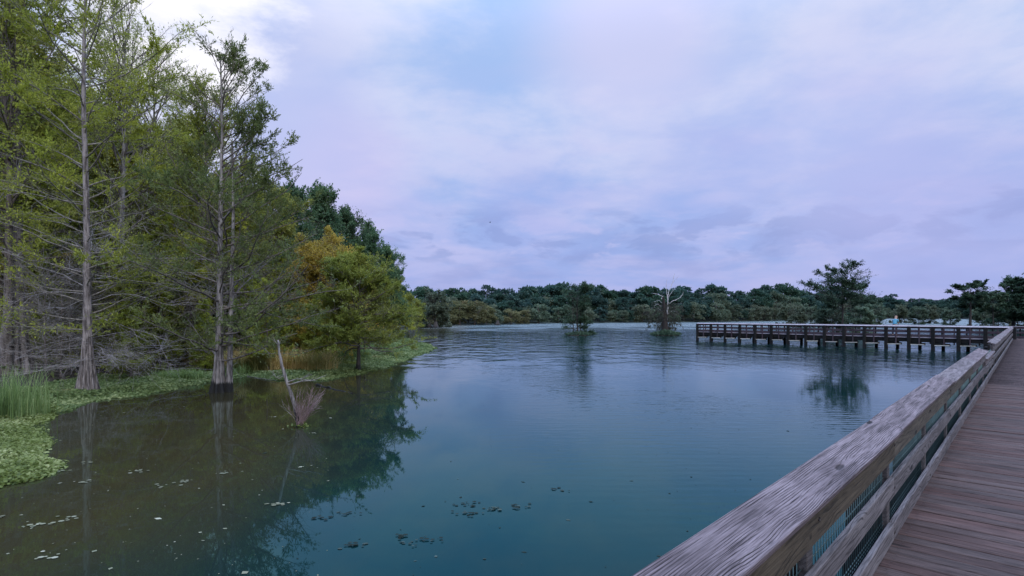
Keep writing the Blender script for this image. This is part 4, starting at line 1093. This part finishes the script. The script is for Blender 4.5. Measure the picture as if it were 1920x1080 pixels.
for pts, r0, r1 in [([(1251, 600, 0), (1252, 580, 0), (1252, 565, 0), (1252, 552, 0)], .16, .10), ([(1252, 556, 0), (1256, 542, 0), (1261, 530, .1), (1264, 518, .1), (1265, 513, .1)], .09, .03),
                    ([(1252, 560, 0), (1250, 545, .1), (1250, 532, .2), (1252, 522, .2)], .07, .02), ([(1262, 529, .1), (1268, 523, .1), (1273, 518, .1)], .04, .02),
                    ([(1250, 572, 0), (1262, 564, -.2), (1274, 558, -.3), (1279, 552, -.3), (1280, 547, -.3)], .09, .025), ([(1253, 558, 0), (1259, 549, .2), (1266, 542, .3)], .05, .02),
                    ([(1252, 590, 0), (1262, 582, .3), (1270, 586, .4)], .05, .02)]:
    poly_tube(pts, r0 * .6, r1 * .6, M['dead_white'], 'bleached_limb', 6, parent=o)
# drooping twigs and moss
n = 150; P0 = np.column_stack([rng.normal(0, 1.0, n), rng.normal(0, .7, n), rng.uniform(1.0, 4.4, n)])
ph = shoots(rng, P0, np.column_stack([rng.normal(0, 1, (n, 2)), np.full(n, -.3)]), rng.uniform(.5, 1.4, n), 6, .2, 0, 1.2)
g = Geo(); g.add(*tubes(ph, np.full((n, 1), .016) * np.linspace(1, .4, 6)[None], 3)); link('hanging_twigs', g.mesh('hanging_twigs', M['dead_brown']), o)
q, tq = along(ph, rng.integers(0, n, 3500), rng.uniform(0, 1, 3500)); V, f = leaves(rng, q + rng.normal(0, .05, q.shape), np.tile([[0, 0, -1.0]], (3500, 1)), .28, .06, 0, .5)
link('hanging_moss', mesh('hanging_moss', V, [f], M['moss']), o)
islet(1248, 629, 2.0, 1.0, 1500, 'weedy islet under the dead tree', 2, .7, 'lf_lake')

FT = dict(flare=.5, fh=.1, bark=M['bark_dark'], twig=M['bark_dark'], n1=34, h0=.42, spread=4.4, prof=lambda s: .55 + .45 * np.sin(s * 2.6 + .5), elev=lambda s: 18 + 12 * s, eljit=7, n2=11, n3=4, planar=.85, up1=.12, leaf=M['lf_lake'], leaf_n=30000, ll=.22, lw=.10, scat=.07, flat=.9, clump=.75, tw=1.4, sides=12, rings=20, wig=.012)
Zt = 66; place('flat_topped_cypress', tree_data(317, top_h(500, Zt), .15, dict(FT, n1=40, h0=.42, leaf_n=17000, fit=top_h(493, Zt))), at(1579, Zt), 'flat topped cypress with a wide open crown rising behind the distant pier')
LOW = dict(FT, h0=.05, n1=40, spread=3.0, prof=lambda s: 1 - .45 * s, elev=lambda s: 5 + 25 * s, leaf=M['lf_far2'], leaf_n=12000, ll=.3, lw=.13)
low1 = tree_data(312, 4.0, .09, LOW)
place('low_cypress', low1, at(1560, 70), 'low bushy cypress left of the foot of the flat topped one', sc=.75)
place('low_cypress', low1, at(1612, 72), 'low bushy cypress right of the foot of the flat topped one', rz=2.0, sc=.8)
Zt = 92; place('flat_topped_cypress', tree_data(313, top_h(524, Zt), .28, dict(FT, n1=26, h0=.55, spread=3.3, leaf_n=12000, ll=.36, lw=.18, droop1=.4, fit=top_h(526, Zt))), at(1819, Zt), 'dark cypress with a small drooping flat crown, between the pier and the right edge')
Zt = 98; place('lake_cypress', tree_data(314, top_h(540, Zt), .15, dict(FT, n1=30, h0=.4, spread=3.2, leaf_n=9000, ll=.36, lw=.18, fit=top_h(545, Zt))), at(1862, Zt), 'thin leaning cypress right of the drooping flat crowned one')
bigR = tree_data(315, top_h(518, 100), .3, dict(FT, h0=.15, n1=60, spread=4.2, prof=lambda s: 1.0 - .6 * s, elev=lambda s: 22 + 26 * s, leaf_n=26000, ll=.34, lw=.17, leaf=M['lf_lake'], clump=.5, fit=top_h(520, 100)))
place('spreading_cypress', bigR, at(1900, 100), 'tall spreading cypress at the right edge of the view')
place('spreading_cypress', bigR, at(1948, 97), 'tall cypress cut by the right edge of the view', rz=2.5, sc=1.12)
for i, (px, Z, s) in enumerate([(1640, 150, 1.2), (1690, 190, 1.3), (1722, 160, 1.0), (1745, 175, 1.2), (1782, 150, .9), (1842, 120, .9), (1872, 110, 1.0), (1908, 115, 1.1), (1500, 120, .9), (1520, 130, 1.0), (1478, 150, 1.1)]):
    place('low_cypress', low1, at(px, Z), 'low bushy cypress in the water between the pier and the far shore', 'tree', 'low cypresses beyond the pier', rz=i * 1.3, sc=s)

# ------------------------------------------------------------------ far shore trees
def far_tree(seed, leaf, W=3.6, H=10.0, n=2600, low=.12, ls=.62):
    """far crown: clumps of leaf faces through a lumpy volume, on a short trunk"""
    rng = np.random.default_rng(seed)
    nc = 26; a = rng.uniform(0, 2 * np.pi, nc); h = rng.uniform(low, 1, nc)
    rad = W * np.sqrt(np.clip(1 - ((h - .5) / .58) ** 2, .05, 1)) * rng.uniform(.35, .85, nc)
    c = np.column_stack([rad * np.cos(a), rad * np.sin(a), h * H * .9]); cs = rng.uniform(.7, 1.35, nc) * W * .30
    i = rng.integers(0, nc, n); d = norm(rng.normal(0, 1, (n, 3))); d[:, 2] = np.abs(d[:, 2]) * 1.0 - .25
    pos = c[i] + d * cs[i][:, None] * rng.uniform(.6, 1.0, (n, 1)) * np.array([1.15, 1.15, .85])
    pos[:, 2] = np.maximum(pos[:, 2], .2)
    V, f = leaves(rng, pos, d, ls, ls * .62, .4, .9)
    g = Geo(); P = np.stack([np.zeros(6), np.zeros(6), np.linspace(-.3, H * .8, 6)], -1)[None]; g.add(*tubes(P, np.linspace(.22, .08, 6)[None], 6))
    k_ = 8; P0 = np.column_stack([np.zeros((k_, 2)), rng.uniform(.2, .6, k_) * H]); g.add(*tubes(shoots(rng, P0, c[:k_] - P0, np.linalg.norm(c[:k_] - P0, axis=1), 5, .1), np.full((k_, 1), .09) * np.linspace(1, .4, 5)[None], 4))
    return g.mesh('trunk', M['bark_mid'] if leaf != M['lf_far'] else M['bark_dark'], True), mesh('crown', V, [f], leaf)
far_kinds = {'dark': [far_tree(400 + i, M['lf_far'], 3.8, 10, 3000, .2) for i in range(5)], 'grey': [far_tree(410 + i, M['lf_far2'], 3.4, 8, 2600, .08, .5) for i in range(4)],
             'olive': [far_tree(420 + i, M['lf_far3'], 3.8, 7, 3200, .06, .42) for i in range(3)]}
TOPX = [-1400, 0, 700, 780, 850, 900, 940, 965, 1000, 1050, 1100, 1160, 1210, 1260, 1330, 1380, 1420, 1462, 1490, 1520, 1560, 1620, 1650, 1700, 1750, 1800, 1850, 1900, 2100, 3200]
TOPY = [560, 545, 538, 536, 538, 533, 531, 536, 534, 532, 534, 541, 538, 536, 530, 539, 540, 529, 541, 542, 538, 548, 552, 555, 560, 558, 556, 552, 545, 540]
def put_far(px, Z, H, kind, wscale, group, label):
    tk, cr = rr.choice(far_kinds[kind]); base = {'dark': 10, 'grey': 8, 'olive': 7}[kind]
    o = empty('far_tree', at(px, Z, -.05)); s = H / base; o.scale = (s * wscale, s * wscale, s); o.rotation_euler = (0, 0, rr.uniform(0, 6.28))
    tag(o, label, 'tree', group); link('trunk', tk, o); link('crown', cr, o)
# back row follows the skyline, then two nearer rows of varied height
px = 745.0
while px < 2080:
    Z = float(far_Z(px)) + rr.uniform(22, 34)
    H = top_h(np.interp(px, TOPX, TOPY) + rr.uniform(-3, 7) - (7 if rr.random() < .15 else 0), Z) - 0
    put_far(px, Z, H, 'dark', rr.uniform(.9, 1.2), 'dark trees on the far skyline', 'dark round crowned tree in the far tree line across the lake')
    px += rr.uniform(.42, .62) * H * .76 / Z * F
px = 740.0
while px < 2080:
    Z = float(far_Z(px)) + rr.uniform(10, 18)
    H = (top_h(np.interp(px, TOPX, TOPY), Z)) * rr.uniform(.66, .86)
    put_far(px, Z, H, 'dark' if rr.random() < .75 else 'grey', rr.uniform(.9, 1.2), 'middle row of the far tree line', 'mid height tree in the far tree line across the lake')
    px += rr.uniform(.45, .7) * H * .76 / Z * F
px = 735.0
while px < 2080:
    Z = float(far_Z(px)) + rr.uniform(1, 6)
    H = (top_h(np.interp(px, TOPX, TOPY), Z)) * rr.uniform(.35, .62)
    put_far(px, Z, H, 'grey' if rr.random() < .7 else 'dark', rr.uniform(.9, 1.25), 'low trees along the far water line', 'low grey green tree at the water line of the far shore')
    px += rr.uniform(.5, .85) * H * .8 / Z * F
for px, ty, ws, lab in [(838, 566, 1.0, 'leftmost of the olive and russet trees on the far left shore'), (862, 561, 1.15, 'largest rounded olive tree on the far left shore'), (890, 563, 1.1, 'russet topped olive tree on the far left shore'),
                        (912, 572, .9, 'small olive tree between the russet topped one and the dark islet tree'), (930, 575, 1.0, 'dark green round tree standing out from the far left shore'), (958, 578, 1.1, 'pale olive tree right of the dark round one on the far shore'),
                        (980, 580, 1.0, 'yellowish small tree at the right end of the olive trees'), (812, 580, .9, 'low pale tree behind the stumps on the far left shore')]:
    Z = float(far_Z(px)) - 6; put_far(px, Z, top_h(ty, Z), 'olive' if '930' != str(px) and px != 930 else 'grey', ws * 1.1, 'olive trees on the far left shore', lab)
for px, py, h, lab in [(776, 615, 4.5, 'grey twiggy cypress on the islet at the forest point'), (816, 614, 6.5, 'slim dark cypress on a knoll off the far left shore')]:
    q = on_water(px, py); place('lake_cypress', low1, q, lab, rz=px, sc=h / 4.0)
for px, py, s, lab in [(775, 617, 1.0, 'broad dark stump foot near the forest point'), (805, 614.5, .8, 'single dark stump in the water off the forest point'), (817, 615, 1.0, 'dark root knoll under the slim cypress off the far left shore'), (933, 610, 1.0, 'dark root knoll under the round tree off the far shore')]:
    V, f, _, _ = flared_trunk(np.random.default_rng(int(px)), 1.3 * s, .8 * s, .25, 1.0, .5, 6, (0, 0), .02, 16, 12)
    tag(link('stump', mesh('stump', V, [f], M['bark_dark'], True), None, on_water(px, py)), lab, 'stump')

# ------------------------------------------------------------------ floating bits on the water
def flecks(n, box, size, mat, name, label, seed, onshape='fleck', lim=None):
    rng = np.random.default_rng(seed); px = rng.uniform(box[0], box[1], n); py = rng.uniform(box[2], box[3], n)
    Z = EW * F / (py - HOR); Q = np.column_stack([(px - 960) / F * Z, Z]); Q += 0
    d = sdist(Q, poly); Q = Q[d < -.1]
    if lim is not None: Q = Q[np.abs((Q @ np.array([NV.x, NV.y]))) > 0]; 
    X = Q @ np.array([NV.x, NV.y]); Q = Q[X > 1.5]
    m = len(Q); V, f = leaves(rng, np.column_stack([Q, rng.uniform(.003, .006, m)]), np.column_stack([rng.normal(0, 1, (m, 2)), np.zeros(m)]), size, size * .7, 50, .02)
    V[:, 2] = np.clip(V[:, 2], .003, .010)
    sc_ = np.repeat(rng.pareto(2.5, m) * .8 + .35, 4)[:, None]; ce = V.reshape(-1, 4, 3).mean(1).repeat(4, 0); V[:, :2] = ce[:, :2] + (V - ce)[:, :2] * np.minimum(sc_, 3)
    tag(link(name, mesh(name, V, [f], mat)), label, 'debris', kind='stuff')
flecks(190, (0, 620, 740, 1080), .032, M['fleck'], 'floating_debris', 'scattered pale leaf flecks floating on the brown bay', 501)
flecks(150, (450, 1500, 690, 1080), .035, M['fleck_dark'], 'floating_debris', 'scattered dark specks floating on the open blue water', 502)
def pad_clump(px, py, n, rx, ry, size, mat, label, seed):
    rng = np.random.default_rng(seed); c = on_water(px, py, .006)
    pos = np.column_stack([rng.normal(0, rx, n), rng.normal(0, ry, n)]); a = np.linspace(0, 2 * np.pi, 7, endpoint=False)
    s = size * rng.uniform(.5, 1.2, n); ro = rng.uniform(0, 6, n)
    V = np.stack([pos[:, :1] + s[:, None] * np.cos(a + ro[:, None]), pos[:, 1:] + s[:, None] * .8 * np.sin(a + ro[:, None]), np.tile(rng.uniform(0, .012, (n, 1)), (1, 7))], -1)
    tag(link('floating_leaf_clump', mesh('floating_leaf_clump', V.reshape(-1, 3), [np.arange(n * 7).reshape(n, 7)], mat), None, c), label, 'floating leaves')
S1 = [(262, 883, 12, 'pale leaf clump just right of the bright green mat'), (155, 904, 8, 'pale leaf clump below the tip of the bright green mat'), (108, 884, 10, 'flat pale leaves touching the tip of the bright green mat'),
      (348, 905, 9, 'pale leaf clump in mid bay, the right one of a pair'), (306, 912, 6, 'small pale leaf clump left of the mid bay pair'), (78, 985, 8, 'pale leaf clump low in the left part of the bay'), (118, 974, 7, 'pale leaf clump beside the left reflection of the pale trunk'),
      (5, 970, 7, 'pale leaf clump cut by the left edge'), (82, 1048, 7, 'pale leaf clump near the lower left corner'), (520, 945, 9, 'pale leaf clump where the brown water turns blue'), (563, 875, 5, 'two pale leaves under the reflection of the snag'),
      (413, 887, 4, 'two pale leaves in the middle of the bay'), (584, 813, 4, 'small pale leaves right of the foot of the snag'), (510, 782, 4, 'small pale leaves left of the foot of the snag'), (170, 868, 4, 'little pale leaves between the mat and the trunk reflection')]
for i, (px, py, n, lab) in enumerate(S1): pad_clump(px, py, n, .09, .05, .032, M['fleck'], lab, 600 + i)
S2 = [(880, 947, 12, 'dark weed clump, upper left of the central group'), (875, 963, 14, 'dark weed clump, lower left of the central group'), (925, 956, 16, 'largest dark weed clump in the open water'), (970, 951, 12, 'long dark weed clump at the right of the central group'),
      (662, 963, 9, 'dark weed clump near the tree reflection'), (665, 1022, 12, 'dark weed clump low beside the tree reflection'), (757, 1008, 8, 'dark slanting weed wisp low in the open water'), (806, 1012, 9, 'dark weed clump right of the slanting wisp'),
      (1050, 919, 7, 'small dark weed clump furthest right on the open water'), (603, 970, 6, 'small dark weed clump at the edge of the tree reflection'), (757, 1021, 8, 'faint weed streak below the slanting wisp')]
for i, (px, py, n, lab) in enumerate(S2): pad_clump(px, py, n, .085, .045, .028, M['fleck_dark'], lab, 640 + i)

# ------------------------------------------------------------------ person leaning on the back railing of the pier
def person():
    # local frame: facing +y, feet at origin
    A = PO - N2 * 0
    ex = -N2; ey = Vector((math.cos(math.atan2(-N2.y, -N2.x) + R(90)), math.sin(math.atan2(-N2.y, -N2.x) + R(90)), 0))
    yy = PWID - .62
    # find x along the pier so that the figure shows at column 1677
    best = min((abs(960 + F * (PO + ex * s + ey * yy).x / (PO + ex * s + ey * yy).y - 1677), s) for s in np.arange(0, 24, .02))[1]
    loc = PO + ex * best + ey * yy
    o = empty('person', (loc.x, loc.y, ZD), math.atan2(-N2.y, -N2.x)); tag(o, 'person in a blue shirt and pale cap leaning on the back railing of the pier', 'person')
    def skin(name, verts, edges, rad, mat, root=0, sub=1):
        me = bpy.data.meshes.new(name); me.from_pydata(verts, edges, []); me.materials.append(mat)
        ob = link(name, me, o); md = ob.modifiers.new('skin', 'SKIN'); md.use_smooth_shade = True
        for i, r_ in enumerate(rad):
            r_ = r_ if isinstance(r_, tuple) else (r_, r_); me.skin_vertices[0].data[i].radius = r_
        me.skin_vertices[0].data[root].use_root = True
        s_ = ob.modifiers.new('sub', 'SUBSURF'); s_.levels = sub; s_.render_levels = sub
        return ob
    sk = plain_mat('skin', (.45, .28, .21), .6); sh = plain_mat('blue_shirt', (.07, .25, .36), .85); tr = plain_mat('dark_trousers', (.03, .035, .05), .9); hat = plain_mat('pale_cap', (.45, .36, .36), .8); shoe = plain_mat('shoe_leather', (.03, .025, .02), .7); hr = plain_mat('dark_hair', (.03, .02, .015), .8)
    # bent forward at the hips, elbows on the rail
    Vb = [(0, 0, .86), (0, .05, 1.0), (0, .14, 1.16), (0, .22, 1.28), (0, .27, 1.36), (0, .31, 1.42), (0, .34, 1.49),
          (-.16, .21, 1.26), (-.18, .33, 1.06), (-.12, .52, .93), (-.08, .58, .93), (.16, .21, 1.26), (.18, .33, 1.06), (.12, .52, .93), (.08, .58, .93),
          (-.09, 0, .80), (-.11, .03, .46), (-.11, -.03, .09), (-.11, .12, .05), (.09, 0, .80), (.12, .05, .46), (.12, 0, .09), (.12, .15, .05)]
    Eb = [(0, 1), (1, 2), (2, 3), (3, 4), (4, 5), (5, 6), (3, 7), (7, 8), (8, 9), (9, 10), (3, 11), (11, 12), (12, 13), (13, 14), (0, 15), (15, 16), (16, 17), (17, 18), (0, 19), (19, 20), (20, 21), (21, 22)]
    Rb = [(.14, .10), (.13, .09), (.15, .10), (.15, .10), .055, .08, .085, .062, .045, .033, .03, .062, .045, .033, .03, .085, .06, .042, .035, .085, .06, .042, .035]
    nv = len(Vb)
    for s_, w_ in ((-1, 10), (1, 14)):
        wx, wy, wz = Vb[w_]
        for q, (fx, fl) in enumerate(((-.028, .05), (-.010, .06), (.010, .057), (.026, .045))):
            Vb += [(wx + fx, wy + .035, wz), (wx + fx * 1.2, wy + .035 + fl * .6, wz - .012), (wx + fx * 1.2, wy + .035 + fl, wz - .035)]
            Eb += [(w_, nv), (nv, nv + 1), (nv + 1, nv + 2)]; Rb += [.011, .009, .008]; nv += 3
        Vb += [(wx - s_ * .035, wy + .02, wz), (wx - s_ * .045, wy + .05, wz - .02)]; Eb += [(w_, nv), (nv, nv + 1)]; Rb += [.011, .009]; nv += 2
    skin('body', Vb, Eb, Rb, sk, 0, 1)
    skin('shirt', [(0, -.01, .84), (0, .05, 1.0), (0, .14, 1.16), (0, .22, 1.28), (0, .255, 1.335), (-.15, .21, 1.25), (-.175, .31, 1.09), (.15, .21, 1.25), (.175, .31, 1.09)], [(0, 1), (1, 2), (2, 3), (3, 4), (3, 5), (5, 6), (3, 7), (7, 8)],
         [(.175, .13), (.165, .12), (.175, .125), (.17, .12), .075, .085, .072, .085, .072], sh)
    skin('trousers', [(0, 0, .86), (-.09, 0, .78), (-.11, .03, .46), (-.11, -.03, .12), (.09, 0, .78), (.12, .05, .46), (.12, 0, .12)], [(0, 1), (1, 2), (2, 3), (0, 4), (4, 5), (5, 6)], [(.165, .12), .105, .08, .065, .105, .08, .065], tr)
    for sx, y_ in ((-.11, .02), (.12, .05)): skin('shoe', [(sx, y_ - .07, .05), (sx, y_ + .05, .045), (sx, y_ + .15, .035)], [(0, 1), (1, 2)], [.045, .05, .04], shoe)
    # head: face, nose, hair, cap
    skin('head', [(0, .32, 1.43), (0, .36, 1.50), (0, .375, 1.56)], [(0, 1), (1, 2)], [(.07, .08), (.085, .10), (.075, .085)], sk, 1, 2)
    skin('hair', [(0, .30, 1.47), (0, .335, 1.54)], [(0, 1)], [(.08, .08), (.085, .09)], hr)
    skin('cap', [(0, .365, 1.585), (0, .37, 1.625)], [(0, 1)], [(.095, .105), (.07, .08)], hat)
    skin('cap_visor', [(0, .44, 1.59), (0, .53, 1.575)], [(0, 1)], [(.07, .012), (.05, .010)], hat)
person()

# a bird far out over the lake
def bird():
    Z = 90; c = Vector(((919 - 960) / F * Z, Z, (HOR - 417) / F * Z + EW)); o = empty('bird', c, R(30)); tag(o, 'tiny dark bird flying high over the lake', 'bird')
    bm = plain_mat('dark_feathers', (.02, .02, .025), .8)
    n = 8; P = np.column_stack([np.linspace(-.16, .16, n), np.zeros(n), np.zeros(n)])[None]; g = Geo(); g.add(*tubes(P, np.array([[.004, .02, .035, .04, .038, .03, .024, .006]]), 8)); link('body', g.mesh('body', bm, True), o)
    for s_ in (-1, 1):
        V = np.array([[.06, 0, .02], [-.05, 0, .02], [.05, s_ * .15, .10], [-.06, s_ * .14, .10], [-.01, s_ * .33, .07], [.06, 0, .0], [-.05, 0, .0], [.05, s_ * .15, .088], [-.06, s_ * .14, .088], [-.01, s_ * .33, .064]])
        link('wing', mesh('wing', V, [np.array([[0, 1, 3, 2], [5, 7, 8, 6]]), np.array([[2, 3, 4], [7, 9, 8]])], bm), o)
    link('tail', mesh('tail', np.array([[-.14, -.01, 0], [-.14, .01, 0], [-.25, .04, .0], [-.25, -.04, .0], [-.14, 0, .01]]), [np.array([[0, 1, 2, 3]]), np.array([[0, 1, 4]])], bm), o)
bird()
